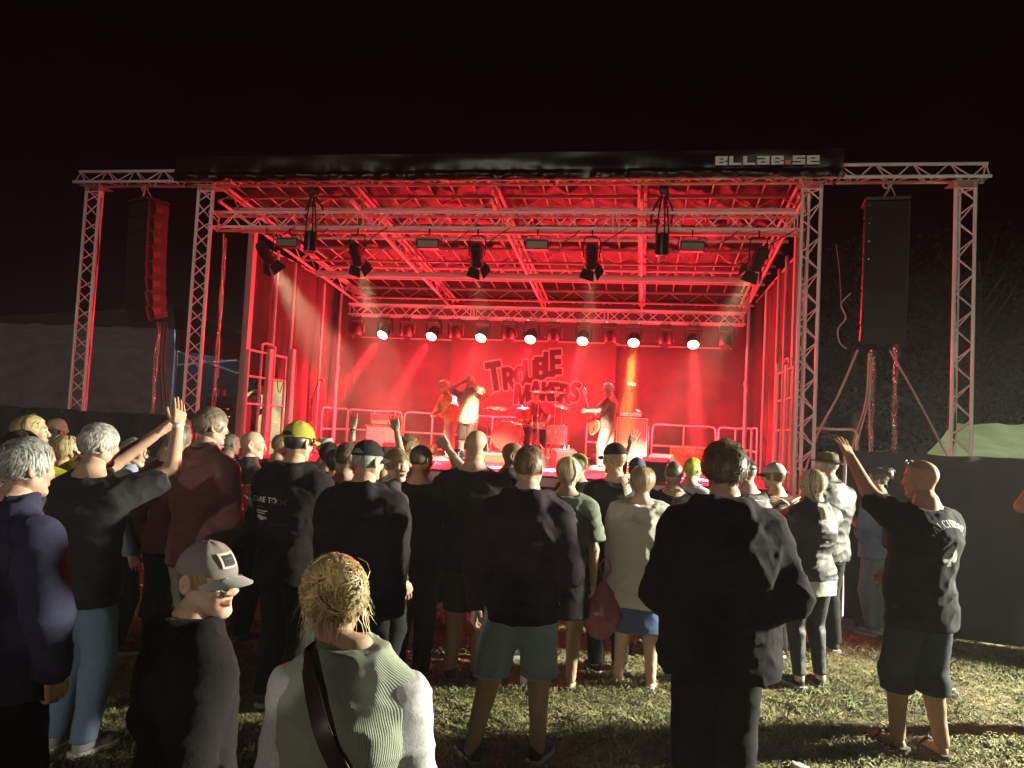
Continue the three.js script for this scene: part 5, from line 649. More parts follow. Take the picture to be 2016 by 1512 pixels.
  const head = new THREE.Matrix4().compose(headAt, new THREE.Quaternion().setFromEuler(new THREE.Euler(-(s.nod ?? 0), s.look ?? 0, s.cant ?? 0, 'YXZ')).premultiply(new THREE.Quaternion()), V(1, 1, 1).multiplyScalar(H * 0.127 / 0.23 * (s.headScale ?? 1.02)));
  const skin = skinMat(SKIN[s.skin ?? 0]);
  { // body with head and hands, one mesh
    const g = nets(bodyF, ...box([...all, tc], 0.03), c * 1.05), n = g.attributes.position.count, col = new Float32Array(n * 3).fill(1); for (let i = 0; i < n; i++) { const k = 1 + 0.06 * noise3(g.attributes.position.getX(i) * 12, g.attributes.position.getY(i) * 12, g.attributes.position.getZ(i) * 12); col[i * 3] = k; col[i * 3 + 1] = k * 0.98; col[i * 3 + 2] = k * 0.97; } g.setAttribute('color', new THREE.BufferAttribute(col, 3)); g.computeVertexNormals();
    const hg = getHead(!!s.fem, fine < 0.8 ? 0.0038 : fine < 1.1 ? 0.0055 : 0.007).clone().applyMatrix4(head); const list = [g, hg];
    for (const a of arms) { if (a.hand === 'none') continue; const f = a.W.clone().sub(a.E).normalize(), z = a.palm.clone().addScaledVector(f, -a.palm.dot(f)).normalize(), x = f.clone().cross(z), m = new THREE.Matrix4().makeBasis(x, f, z).setPosition(sh(a.W).addScaledVector(f, 0.004)); m.scale(V(1, 1, 1).multiplyScalar(H / 1.75 * 1.04)); let q = getHand(a.hand, fine < 0.8 ? 0.0042 : 0.006); q = a.k < 0 ? flipX(q) : q.clone(); list.push(q.applyMatrix4(m)); a.M = m; }
    part(o, 'body', mergeGeometries(list), skin);
  }
  const seedP = rr(0, 500);
  const finish = (g, mat, name, fold, uvBones, parent = o) => { // folds, then uv along the nearest limb or round the torso
    g.computeVertexNormals(); const p = g.attributes.position, nn = g.attributes.normal, uv = new Float32Array(p.count * 2);
    for (let i = 0; i < p.count; i++) {
      const x = p.getX(i), y = p.getY(i), z = p.getZ(i); let best = 9, bi = -1; uvBones.forEach((q, k) => { const d = cone(x, y, z, q); if (d < best) { best = d; bi = k; } });
      let along = 0; if (bi >= 0 && best < torso(x, y, z, 0.01)) { const q = uvBones[bi], dx = q[3] - q[0], dy = q[4] - q[1], dz = q[5] - q[2], l = Math.hypot(dx, dy, dz), t = ((x - q[0]) * dx + (y - q[1]) * dy + (z - q[2]) * dz) / l; along = t / l; uv[i * 2] = Math.atan2(x - q[0] - dx * t / l, z - q[2] - dz * t / l) * 0.06; uv[i * 2 + 1] = t + bi * 0.37; } else { uv[i * 2] = Math.atan2(x, z) * 0.16 * H / 1.75; uv[i * 2 + 1] = y; bi = -1; }
      if (fold) { const w = bi >= 0 ? 0.7 : 1, a = noise3(x * 5 + seedP, y * 3.2 + x * 2, z * 5), r1 = 1 - Math.abs(noise3(x * 3.2 + y * 4 + seedP, y * 5.5 - x * 3, z * 3.2)), r2 = 1 - Math.abs(noise3(x * 9 + seedP, y * 8 + x * 5, z * 9 + 7)); const f = 0.62 * fold * w * (0.45 * a + 1.0 * (r1 * r1 * r1 - 0.35) + 0.3 * (r2 * r2 - 0.4)); p.setXYZ(i, x + nn.getX(i) * f, y + nn.getY(i) * f, z + nn.getZ(i) * f); }
    }
    g.setAttribute('uv', new THREE.BufferAttribute(uv, 2)); g.computeVertexNormals(); return part(parent, name, g, mat);
  };
  // trousers, shorts or skirt
  const B = s.bottom ?? { type: 'long', rgb: [0.02, 0.02, 0.022] };
  if (B) {
    const ez = B.ease ?? { long: 0.018, shorts: 0.028, skirt: 0.02, leggings: 0.006 }[B.type], hemT = B.hem ?? { long: 0.045, shorts: 0.27, skirt: 0.26, leggings: 0.06 }[B.type], topY = 0.6 * H + dyBody;
    const lc = legC.map((q, i) => { const r = [...q], k = i % 3; r[6] += ez * (k ? 1.1 : 0.7) + (k === 2 ? 0.004 : 0); r[7] += ez * (k === 1 ? (B.flare ?? 1) * 1.3 : 1.1); return r; });
    const f = (x, y, z) => { let d = torso(x, y, z, ez * 0.6 + 0.004); if (B.type === 'skirt') { const t = clamp((0.52 * H - y) / (0.3 * H), 0, 1), a = (0.1 + 0.012 * t) * H * b + ez, dd = (0.078 + 0.014 * t) * H * b + ez; d = smin(d, Math.max((Math.hypot(x / a, z / dd) - 1) * dd, y - 0.53 * H), 0.03); } else for (const q of lc) d = smin(d, cone(x, y, z, q), 0.022); return Math.max(d, y - topY, hemT * H - y); };
    const g = nets(f, ...box([...lc, tc], 0.03), c); finish(g, fabric(B.kind ?? 'denim', B.rgb), { long: 'trousers', shorts: 'shorts', skirt: 'skirt', leggings: 'leggings' }[B.type], B.fold ?? (B.type === 'leggings' ? 0.003 : 0.009), lc);
  }
  // top
  const U = s.top ?? { rgb: [0.02, 0.02, 0.022] }; let topMesh = null;
  const makeTop = (U, name) => {
    const ez = U.ease ?? 0.016, hem = (U.hem ?? 0.46) * H + dyBody, sl = U.sleeve ?? 1, sc = [];
    arms.forEach((a) => { const S = sh(a.S), E = sh(a.E), W = sh(a.W); if (sl <= 0) return; const r0 = 0.034 * H * bs + ez, r1 = 0.0265 * H * bs + ez * (sl < 0.6 ? 1.5 : 1.05), r2 = 0.0185 * H * bs + ez * 0.8; if (sl <= 0.5) { const t = sl / 0.5; sc.push([...C(S, S.clone().lerp(E, t), r0, lerp(r0, r1, t) + ez * 0.4), E.clone().sub(S).normalize()]); } else { sc.push([...C(S, E, r0, r1), null]); const t = (sl - 0.5) / 0.5; sc.push([...C(E, E.clone().lerp(W, t), r1, lerp(r1, r2, t)), W.clone().sub(E).normalize()]); } });
    const hood = U.hood ? [C(sh(tor(V(-0.068 * H, 0.842 * H, 0.0))), sh(tor(V(-0.03 * H, 0.835 * H, 0.055 * H))), 0.022 * H, 0.031 * H), C(sh(tor(V(-0.03 * H, 0.835 * H, 0.055 * H))), sh(tor(V(0.03 * H, 0.835 * H, 0.055 * H))), 0.031 * H, 0.031 * H), C(sh(tor(V(0.03 * H, 0.835 * H, 0.055 * H))), sh(tor(V(0.068 * H, 0.842 * H, 0.0))), 0.031 * H, 0.022 * H), C(sh(tor(V(0, 0.825 * H, 0.06 * H))), sh(tor(V(0, 0.755 * H, 0.07 * H))), 0.04 * H, 0.014 * H), C(sh(tor(V(-0.035 * H, 0.82 * H, 0.055 * H))), sh(tor(V(0, 0.76 * H, 0.072 * H))), 0.03 * H, 0.01 * H), C(sh(tor(V(0.035 * H, 0.82 * H, 0.055 * H))), sh(tor(V(0, 0.76 * H, 0.072 * H))), 0.03 * H, 0.01 * H)] : [];
    const nk = sh(tor(V(0, (U.neck ?? (U.collar ? 0.868 : U.hood ? 0.858 : 0.845)) * H, 0.004 * H))), nd = V(0, 1, 0.25 + (U.scoop ?? 0)).normalize().applyQuaternion(Q), ax = tor(V(0, 0, 0)).sub(tor(V(0, 1, 0))).negate();
    const f = (x, y, z) => {
      const fl = (U.flare ?? 0.0) * clamp((0.66 * H + dyBody - y) / (0.2 * H), 0, 1); let d = torso(x, y, z, ez + fl, true); if (U.straight) { const q = clamp((0.78 * H - y) / (0.3 * H), 0, 1), a = (0.1 + 0.006 * q) * H * b + ez, dd = (0.072 + 0.008 * q) * H * b + ez + belly * H * 0.8; d = smin(d, Math.max((Math.hypot(x / a, z / dd) - 1) * dd, y - 0.74 * H), 0.09); }
      for (const q of trapC) d = smin(d, cone(x, y, z, q) - ez * 0.8, 0.04);
      for (const q of sc) { let k = cone(x, y, z, q); if (q[8]) k = Math.max(k, (x - q[3]) * q[8].x + (y - q[4]) * q[8].y + (z - q[5]) * q[8].z); d = smin(d, k, 0.045); }
      d = Math.max(d, (x - nk.x) * nd.x + (y - nk.y) * nd.y + (z - nk.z) * nd.z); for (const q of hood) d = smin(d, cone(x, y, z, q), 0.02); if (U.collar) d = smin(d, Math.max(Math.abs(cone(x, y, z, neckC) - 0.014) - 0.007, Math.abs(y - (0.858 * H + dyBody)) - 0.02 * H), 0.015); return Math.max(d, hem - y);
    };
    const bx = box([...sc.length ? sc.map((q) => q.slice(0, 8)) : armC.filter((_, i) => !(i % 2)), tc, ...hood], 0.04); const g = nets(f, bx[0], bx[1], c); return finish(g, fabric(U.kind ?? 'jersey', U.rgb), name, U.fold ?? 0.012, sc);
  };
  if (s.under) makeTop(s.under, s.under.name ?? 'shirt'); topMesh = makeTop(U, U.name ?? 'shirt');
  // print on the back or chest
  if (s.print) { topMesh.updateMatrixWorld(true); o.updateMatrixWorld(true); const pr = s.print, at = o.localToWorld(tor(V(pr.x * H, pr.y * H, (pr.z ?? 0.1) * H))), inv = o.matrixWorld.clone().invert(); const eu = new THREE.Euler().setFromQuaternion(new THREE.Quaternion().setFromEuler(new THREE.Euler(0, (s.yaw ?? 0) + (pr.turn ?? 0), 0))); const dg = new DecalGeometry(topMesh, at, eu, V(pr.w, pr.h, pr.d ?? 0.22)); dg.applyMatrix4(inv); if (dg.attributes.position.count) part(o, 'print', dg, new THREE.MeshStandardMaterial({ map: pr.map, transparent: true, roughness: 0.7, polygonOffset: true, polygonOffsetFactor: -4 })); }
  // shoes
  const shoe = s.shoe ?? { rgb: [0.02, 0.02, 0.02], sole: [0.3, 0.3, 0.3] };
  legs.forEach((l, i) => { const h = new THREE.Group(); h.name = 'shoe'; h.position.set(l.foot.x, Math.max(0, l.foot.y - 0.05 * H), l.foot.z - 0.02 * H); h.rotation.y = -l.k * 0.16 + (s.toe?.[i] ?? 0); h.scale.setScalar(H / 1.75 * (s.fem ? 0.9 : 1.02)); o.add(h); if (shoe.bare) { part(h, 'foot', shoeGeo, skin).scale.set(0.86, 0.72, 0.94); } else part(h, 'upper', shoeGeo, fabric('leather', shoe.rgb)); part(h, 'sole', soleGeo, std(lin(...(shoe.sole ?? [0.25, 0.25, 0.25])), 0.8)); if (shoe.bare) part(h, 'strap', tubeGeo([[-0.045, 0.03, -0.09], [0, 0.075, -0.07], [0.045, 0.03, -0.09]], 0.009, 12, 5), fabric('leather', shoe.rgb)); });
  // things on the head
  const hs = new THREE.Group(); hs.name = 'headwear'; hs.matrixAutoUpdate = false; hs.matrix.copy(head); const used = s.hair || s.cap || s.hat || s.specs || s.shades || s.headFn; if (used) { hs.matrix.decompose(hs.position, hs.quaternion, hs.scale); hs.matrixAutoUpdate = true; o.add(hs); hs.name = s.cap || s.hat ? 'headwear' : 'head_of_hair'; }
  if (s.hair) { const st = rndSeed(); strandHair(hs, s.hair[0], s.hair[1], { n: fine < 0.78 ? 3600 : 700, capped: !!(s.cap || s.hat), ...(s.hair[2] ?? {}) }); rndBack(st); }
  if (s.cap) cap(hs, ...s.cap); if (s.hat) fedora(hs, s.hat); if (s.specs) glasses(hs, s.specs); if (s.shades) glasses(hs, { name: 'sunglasses', y: 0.07, z: 0.026, tip: 0.2, dark: true, thick: 0.003 }); if (s.headFn) s.headFn(hs);
  if (s.extra) s.extra(o, { H, tor: (v) => sh(tor(v)), arms, sh, legs });
  return o;
}
const rndSeed = () => seed, rndBack = () => {};
const HAIR = { blonde: [0.55, 0.43, 0.22], pale: [0.6, 0.51, 0.33], grey: [0.34, 0.33, 0.31], white: [0.6, 0.58, 0.54], brown: [0.12, 0.07, 0.035], dark: [0.035, 0.024, 0.018], ginger: [0.2, 0.115, 0.06], light: [0.26, 0.18, 0.09] };
const BLK = [0.011, 0.0095, 0.011], CROWD = 'crowd watching the stage';
const jeans = (rgb = [0.16, 0.23, 0.34]) => ({ type: 'long', kind: 'denim', rgb }), dark = { type: 'long', kind: 'jersey', rgb: [0.01, 0.01, 0.011] };
const up = (k, w, hand = 'open', extra = {}) => ({ w, hand, palm: [0, 0, -1], pole: [k, -0.6, 0.1], ...extra });
const clap = { armL: { w: [-0.015, 0.8, -0.2], hand: 'flat', palm: [1, 0, 0], pole: [-1, -0.6, 0.2] }, armR: { w: [0.015, 0.8, -0.2], hand: 'flat', palm: [-1, 0, 0], pole: [1, -0.6, 0.2] } };
const folded = { armL: { w: [-0.03, 0.67, -0.15], hand: 'relaxed', pole: [-0.35, -0.8, 0.5] }, armR: { w: [0.03, 0.66, -0.155], hand: 'relaxed', pole: [0.35, -0.8, 0.5] } };
function backPrint(draw, w = 512, h = 512) { return canvasTexture(w, h, (x) => { x.clearRect(0, 0, w, h); draw(x); }); }
function band(o, M4, rgb, y = -0.012, n = 1, r = 0.03) { for (let k = 0; k < n; k++) { const g = new THREE.CylinderGeometry(r, r, 0.02, 18, 1, true); g.translate(0, y - k * 0.026, 0); g.applyMatrix4(M4); const m = std(lin(...rgb), 0.6); m.side = THREE.DoubleSide; part(o, 'wristband', g, m); } }
// ----- nearest people
person({ label: 'person in a navy sweater at the left edge nearest the camera', x: -1.4, z: 8.22, H: 1.7, yaw: -0.35, fine: 0.75, build: 1.3, belly: 0.02, group: CROWD, hair: ['short', HAIR.grey], top: { rgb: [0.035, 0.036, 0.075], kind: 'fleece', ease: 0.026, hem: 0.44, name: 'sweater', collar: true, fold: 0.014 }, armR: { w: [0.17, 0.5, -0.02], pole: [1, 0, 0.5] }, bottom: dark });
person({ label: 'boy in a light peaked cap and round glasses looking to the right', x: -0.3, z: 8.72, H: 1.44, yaw: -0.8, look: -1.0, nod: -0.04, cant: -0.06, fine: 0.7, build: 1.12, headScale: 1.12, skin: 1, hair: ['short', HAIR.light], cap: [[0.3, 0.25, 0.24], { patch: true, tip: -0.1, brimColor: [0.5, 0.48, 0.44] }], specs: { thick: 0.003 }, top: { rgb: [0.011, 0.009, 0.011], kind: 'fleece', ease: 0.03, hem: 0.42, hood: true, name: 'hoodie' }, bottom: dark });
person({ label: 'woman with messy blonde bun and sage green knit vest in front', x: 0.27, z: 8.98, H: 1.47, yaw: 0.1, look: 0.5, nod: -0.25, lean: 0.16, fine: 0.62, fem: true, build: 1.08, shoulder: 1.0, headScale: 1.2, skin: 1, headX: -0.052, cant: 0.12, hair: ['bun', HAIR.blonde, { wisps: 110, n: 6500, w: 0.0021, tone: 0.35, tip: [0.34, 0.24, 0.11], loops: 1100, lw: 0.0021, len: 0.085, seg: 5 }], under: { rgb: [0.68, 0.68, 0.7], kind: 'jersey', sleeve: 1, ease: 0.018, hem: 0.6, neck: 0.82, name: 'blouse', fold: 0.012 }, top: { rgb: [0.4, 0.45, 0.36], kind: 'knit', sleeve: 0, ease: 0.03, hem: 0.44, neck: 0.868, name: 'knit_vest', fold: 0.01 }, armL: { w: [-0.07, 0.64, -0.17], pole: [-0.25, -0.9, 0.3] }, armR: { w: [0.07, 0.64, -0.17], pole: [0.25, -0.9, 0.3] }, bottom: dark,
  extra: (o, k) => {
    const t = k.tor, H = k.H, pts = [[-0.075, 0.83, -0.03], [-0.068, 0.848, 0.03], [-0.05, 0.81, 0.113], [-0.012, 0.74, 0.137], [0.03, 0.665, 0.135], [0.075, 0.585, 0.115], [0.12, 0.5, 0.08], [0.135, 0.46, 0.02]].map(([a, b, c]) => t(V(a * H, b * H, c * H))), cur = new THREE.CatmullRomCurve3(pts), P = [], I = []; const N = 40, vest = o.children.find((m) => m.name === 'knit_vest').geometry.attributes.position, lie = (p) => { let z = -1; for (let i = 0; i < vest.count; i++) if (Math.abs(vest.getX(i) - p.x) < 0.028 && Math.abs(vest.getY(i) - p.y) < 0.02) z = Math.max(z, vest.getZ(i)); return z > 0 ? p.setZ(z + 0.005) : p; };
    for (let i = 0; i <= N; i++) { const p = i > 5 ? lie(cur.getPoint(i / N)) : cur.getPoint(i / N), d = cur.getTangent(i / N), c = t(V(0, p.y, 0)), out = V(p.x * 0.4, 0, p.z + 0.05).normalize(), s = d.clone().cross(out).normalize(); for (const [a, b] of [[-0.022, 0], [-0.02, 0.004], [0.02, 0.004], [0.022, 0]]) P.push(p.x + s.x * a + out.x * b, p.y + s.y * a + out.y * b, p.z + s.z * a + out.z * b); if (i < N) for (let q = 0; q < 3; q++) { const v = i * 4 + q; I.push(v, v + 4, v + 1, v + 1, v + 4, v + 5); } }
    const g = new THREE.BufferGeometry(); g.setAttribute('position', new THREE.Float32BufferAttribute(P, 3)); g.setIndex(I); g.computeVertexNormals(); part(o, 'bag_strap', g, new THREE.MeshPhysicalMaterial({ color: lin(0.045, 0.025, 0.022), roughness: 0.4, side: THREE.DoubleSide }));
  },
  headFn: (hs) => { for (const s of [-1, 1]) { const e = part(hs, 'earring', new THREE.TorusGeometry(0.009, 0.0017, 6, 16), M.chrome); e.position.set(s * 0.083, -0.042, 0.014); e.rotation.y = 1.2; } } });
person({ label: 'man in a plum hoodie and pale denim shorts seen from behind', x: 0.35, z: 6.57, H: 1.73, yaw: 0.0, look: -0.15, fine: 0.7, build: 1.1, belly: 0.015, group: CROWD, hair: ['short', HAIR.ginger, { len: 0.028 }], top: { rgb: [0.026, 0.016, 0.023], kind: 'fleece', hood: true, ease: 0.03, hem: 0.45, name: 'hoodie', fold: 0.018 }, bottom: { type: 'shorts', rgb: [0.4, 0.52, 0.64], hem: 0.265, ease: 0.034, fold: 0.014 }, armR: { w: [0.11, 0.6, -0.13], pole: [0.3, -0.4, 0.8] }, armL: { w: [-0.16, 0.47, -0.03], pole: [-0.3, 0, 0.8] }, legL: [-0.075, 0.045], legR: [0.015, -0.02], toe: [0.5, -0.1], skin: 1, shoe: { rgb: [0.02, 0.02, 0.022], sole: [0.55, 0.55, 0.52] } });
person({ label: 'man with shaggy brown hair and big black hooded jacket', x: 1.36, z: 7.1, H: 1.81, yaw: 0.08, look: 0.25, fine: 0.7, build: 1.2, belly: 0.02, group: CROWD, hair: ['shaggy', [0.13, 0.085, 0.045], { n: 5000, len: 0.07, tone: 0.5 }], top: { rgb: [0.01, 0.008, 0.01], kind: 'fleece', hood: true, ease: 0.036, hem: 0.42, name: 'jacket', fold: 0.02, straight: true }, armL: { w: [-0.12, 0.58, -0.14], pole: [-0.3, -0.3, 0.7] }, armR: { w: [0.14, 0.55, -0.1], pole: [0.35, -0.2, 0.7] }, bottom: { ...dark, ease: 0.03 } });
person({ label: 'man raising his left arm in a black printed T-shirt at the right', x: 2.68, z: 5.76, H: 1.76, yaw: 0.5, look: 0.32, fine: 0.7, build: 1.2, belly: 0.022, skin: 2, group: CROWD, shades: true, top: { rgb: [0.016, 0.016, 0.017], sleeve: 0.4, ease: 0.024, hem: 0.43, fold: 0.016, name: 't_shirt' }, armL: up(-1, [-0.1, 0.99, -0.24], 'open', { pole: [-0.6, -1, -0.2] }), armR: { w: [0.06, 0.56, -0.17], hand: 'grip', pole: [0.8, -0.4, 0.6] }, bottom: { type: 'shorts', kind: 'denim', rgb: [0.03, 0.035, 0.045], hem: 0.2, ease: 0.03 }, shoe: { bare: true, rgb: [0.03, 0.02, 0.02], sole: [0.05, 0.05, 0.05] }, legL: [0, -0.05], legR: [0, 0.03],
  print: { x: 0.012, y: 0.715, w: 0.37, h: 0.37, map: backPrint((x) => { x.strokeStyle = x.fillStyle = '#8f9490'; x.textAlign = 'center'; x.font = 'bold 74px serif'; '.ALCHEMY.'.split('').forEach((c, i) => { const a = (i - 4) * 0.2; x.save(); x.translate(256 + Math.sin(a) * 250, 330 - Math.cos(a) * 235); x.rotate(a * 0.95); x.fillText(c, 0, 0); x.restore(); }); x.save(); x.translate(256, 330); x.beginPath(); x.moveTo(0, -110); x.bezierCurveTo(20, -60, 95, -25, 90, 25); x.bezierCurveTo(85, 62, 35, 62, 14, 34); x.lineTo(30, 88); x.lineTo(-30, 88); x.lineTo(-14, 34); x.bezierCurveTo(-35, 62, -85, 62, -90, 25); x.bezierCurveTo(-95, -25, -20, -60, 0, -110); x.fill(); x.fillStyle = '#1c1d1e'; x.font = 'bold 60px serif'; x.fillText('A', 0, 22); x.restore(); }) } });
person({ label: 'crouching person in a dark red top at the lower right corner', x: 2.12, z: 8.3, H: 1.62, yaw: -1.2, fine: 0.8, build: 1.15, lean: 0.9, hair: ['short', HAIR.dark], top: { rgb: [0.06, 0.01, 0.016], kind: 'fleece', ease: 0.03, hem: 0.44, hood: true, name: 'hoodie' }, bottom: dark, sit: 0.48, armR: { w: [0.1, 0.62, -0.25], pole: [1, -0.5, 0.3] }, armL: { w: [-0.1, 0.62, -0.25], pole: [-1, -0.5, 0.3] } });
// ----- left block
person({ label: 'person in a black and white striped shirt clapping at the left edge', x: -2.42, z: 7.14, H: 1.68, yaw: -0.45, fine: 0.8, group: CROWD, hair: ['short', HAIR.dark], top: { rgb: [0.8, 0.8, 0.8], kind: 'stripe', sleeve: 0.8, ease: 0.024, hem: 0.45, name: 'striped_shirt' }, bottom: dark, ...clap, armR: { w: [0.05, 0.8, -0.19], hand: 'flat', palm: [-1, 0, 0], pole: [1, -0.6, 0.2] } });
person({ label: 'blonde woman in a yellow green top clapping at the left', x: -3.3, z: 6.1, H: 1.74, yaw: -0.5, look: -0.5, nod: -0.15, fem: true, group: CROWD, hair: ['bob', HAIR.blonde, { len: 0.2, n: 900 }], skin: 1, top: { rgb: [0.3, 0.32, 0.02], kind: 'fleece', ease: 0.02, hem: 0.46, name: 'sweater' }, ...clap, bottom: dark });
person({ label: 'dark haired woman with sunglasses pushed up on her head at the left', x: -3.85, z: 5.26, H: 1.62, yaw: -0.7, look: -0.5, fem: true, group: CROWD, hair: ['long', HAIR.dark], shades: true, skin: 1, top: { rgb: BLK, sleeve: 0.4 }, bottom: dark });
person({ label: 'bald person in dark clothes standing far left by the fence', x: -5.1, z: 3.76, H: 1.68, yaw: -0.3, look: -0.6, fine: 1.15, group: CROWD, skin: 0, top: { rgb: BLK }, bottom: dark });
person({ label: 'blonde person behind the grey haired clapping man', x: -3.5, z: 5.5, H: 1.58, yaw: -0.3, fem: true, group: CROWD, hair: ['bob', HAIR.blonde], top: { rgb: [0.04, 0.05, 0.05] }, bottom: dark });
person({ label: 'grey haired man in a charcoal T-shirt clapping above his head', x: -1.95, z: 7.12, H: 1.74, yaw: -0.12, look: -0.35, fine: 0.72, build: 1.12, group: CROWD, skin: 0, hair: ['short', HAIR.grey, { len: 0.05, tip: HAIR.white }], top: { rgb: [0.026, 0.026, 0.029], sleeve: 0.42, ease: 0.024, hem: 0.45, fold: 0.016, name: 't_shirt' }, armL: up(-1, [0.05, 0.97, -0.2], 'flat', { palm: [1, 0, -0.3], pole: [-1, -0.8, -0.2] }), armR: up(1, [0.16, 1.0, -0.17], 'flat', { palm: [-1, 0, -0.3], pole: [1, -0.7, -0.2] }), bottom: jeans([0.2, 0.29, 0.42]), shoe: { rgb: [0.3, 0.3, 0.28], sole: [0.6, 0.6, 0.58] }, extra: (o, k) => band(o, k.arms[1].M, [0.75, 0.75, 0.74]) });
person({ label: 'woman with glasses and light blue collar left of centre', x: -2.85, z: 5.6, H: 1.6, yaw: -0.8, look: -0.6, fem: true, group: CROWD, hair: ['short', HAIR.grey], skin: 1, specs: { thick: 0.003 }, top: { rgb: [0.25, 0.3, 0.38], kind: 'denim', collar: true }, bottom: dark, headFn: () => {} });
person({ label: 'person with a light print top behind the clapping man', x: -3.0, z: 4.9, H: 1.72, yaw: -0.2, group: CROWD, hair: ['short', HAIR.brown], top: { rgb: [0.3, 0.32, 0.28], kind: 'pattern' }, bottom: dark });
person({ label: 'person with a grey brown bob left of the pink sweater', x: -2.42, z: 5.7, H: 1.74, yaw: -0.1, fem: true, group: CROWD, hair: ['bob', [0.2, 0.16, 0.12], { len: 0.14 }], top: { rgb: [0.12, 0.04, 0.04], kind: 'fleece' }, bottom: dark });
person({ label: 'man in a dusty pink sweater and pale trousers', x: -1.86, z: 6.2, H: 1.86, yaw: -0.25, look: -0.35, fine: 0.75, build: 1.12, group: CROWD, hair: ['short', [0.22, 0.17, 0.12], { len: 0.045 }], skin: 0, top: { rgb: [0.36, 0.165, 0.16], kind: 'fleece', ease: 0.026, hem: 0.45, collar: true, name: 'sweater', fold: 0.016 }, ...folded, bottom: { type: 'long', kind: 'denim', rgb: [0.48, 0.47, 0.42], ease: 0.03, fold: 0.014 } });
person({ label: 'bald person with white stubble left of the equipment rack', x: -3.3, z: 3.43, H: 1.6, yaw: -0.5, fine: 1.15, group: CROWD, hair: ['buzz', HAIR.white], skin: 1, top: { rgb: BLK }, bottom: dark });
person({ label: 'bald man in a black jacket with hands raised to his chest', x: -2.18, z: 5.05, H: 1.69, yaw: -0.5, look: -0.6, fine: 0.85, group: CROWD, skin: 1, top: { rgb: BLK, kind: 'leather', collar: true, name: 'jacket' }, ...clap, bottom: dark });
person({ label: 'short haired person just left of the yellow green cap', x: -2.6, z: 3.71, H: 1.63, yaw: -0.2, fine: 1.15, group: CROWD, hair: ['short', HAIR.light], top: { rgb: BLK }, bottom: dark });
person({ label: 'person in a yellow green cap and black hoodie with white back print', x: -1.22, z: 6.22, H: 1.78, yaw: -0.12, look: -0.1, fine: 0.72, build: 1.15, group: CROWD, hair: ['short', HAIR.dark], cap: [[0.34, 0.31, 0.05], { big: 1.12 }], top: { rgb: [0.012, 0.009, 0.011], kind: 'fleece', hood: true, ease: 0.034, hem: 0.44, name: 'hoodie', fold: 0.018 }, ...folded, bottom: dark,
  print: { x: -0.035, y: 0.69, w: 0.3, h: 0.24, map: backPrint((x) => { x.fillStyle = '#c9ccd0'; x.textAlign = 'left'; x.font = 'bold 96px sans-serif'; x.fillText('TIME TO', 20, 120); x.fillStyle = '#3f2a2e'; x.fillText('ROCK', 330, 140); x.fillStyle = '#b9bcc0'; x.font = 'bold 40px sans-serif'; x.fillText('~ ~ ~ ~', 110, 200); x.fillRect(100, 230, 180, 16); x.fillRect(80, 262, 170, 14); x.beginPath(); x.ellipse(160, 330, 70, 34, 0, 0, 7); x.fill(); x.fillRect(200, 312, 60, 30); x.fillStyle = '#33262b'; x.font = 'bold 44px sans-serif'; x.fillText('FESTIVAL', 300, 420); }) } });
person({ label: 'person in a pale bucket hat near the stage edge', x: -2.15, z: 3.64, H: 1.62, yaw: 0, fine: 1.15, fem: true, group: CROWD, hair: ['bob', HAIR.pale], hat: [0.5, 0.52, 0.48], top: { rgb: [0.4, 0.3, 0.34] }, bottom: dark });
person({ label: 'person raising a horned hand with dark bracelets', x: -1.86, z: 4.2, H: 1.6, yaw: 0, fine: 1, group: CROWD, hair: ['long', HAIR.dark, { len: 0.25 }], skin: 1, top: { rgb: BLK, sleeve: 0.5 }, armR: up(1, [0.1, 1.11, -0.1], 'horns', { palm: [0, 0, -1] }), bottom: dark, extra: (o, k) => band(o, k.arms[1].M, [0.03, 0.02, 0.025], -0.03, 4, 0.029) });
person({ label: 'person in a grey patterned shawl left of the black cap', x: -1.62, z: 4.6, H: 1.56, yaw: 0.3, fem: true, group: CROWD, hair: ['long', HAIR.dark], top: { rgb: [0.2, 0.19, 0.19], kind: 'pattern', ease: 0.04 }, bottom: dark });
person({ label: 'short haired person standing just behind the black cap', x: -1.1, z: 5.66, H: 1.66, yaw: 0, group: CROWD, hair: ['short', HAIR.brown], top: { rgb: BLK }, bottom: dark });
person({ label: 'heavy man in a black peaked cap and black hoodie', x: -0.6, z: 6.6, H: 1.71, yaw: -0.1, look: -0.25, fine: 0.7, build: 1.28, belly: 0.02, group: CROWD, hair: ['short', HAIR.grey, { len: 0.03 }], cap: [[0.02, 0.014, 0.018], {}], top: { rgb: [0.014, 0.01, 0.012], kind: 'fleece', hood: true, ease: 0.034, hem: 0.43, name: 'hoodie', fold: 0.02, straight: true }, ...folded, bottom: dark, skin: 0 });
person({ label: 'woman turning her face back over her shoulder', x: -0.72, z: 5.75, H: 1.64, yaw: -0.9, look: -1.25, fine: 0.72, fem: true, group: CROWD, skin: 1, hair: ['short', HAIR.light, { len: 0.05 }], top: { rgb: [0.05, 0.04, 0.04], collar: true }, bottom: dark, headFn: (hs) => { const t = part(hs, 'hair_tie', new THREE.TorusGeometry(0.02, 0.008, 8, 16), fabric('jersey', [0.4, 0.08, 0.1])); t.position.set(-0.03, 0.07, 0.095); } });
person({ label: 'person with one bare arm straight up and open hand', x: -1.24, z: 4.45, H: 1.6, yaw: 0.1, group: CROWD, hair: ['short', HAIR.dark], skin: 0, top: { rgb: BLK, sleeve: 0.3 }, armR: up(1, [0.04, 1.13, -0.06], 'open'), bottom: dark });
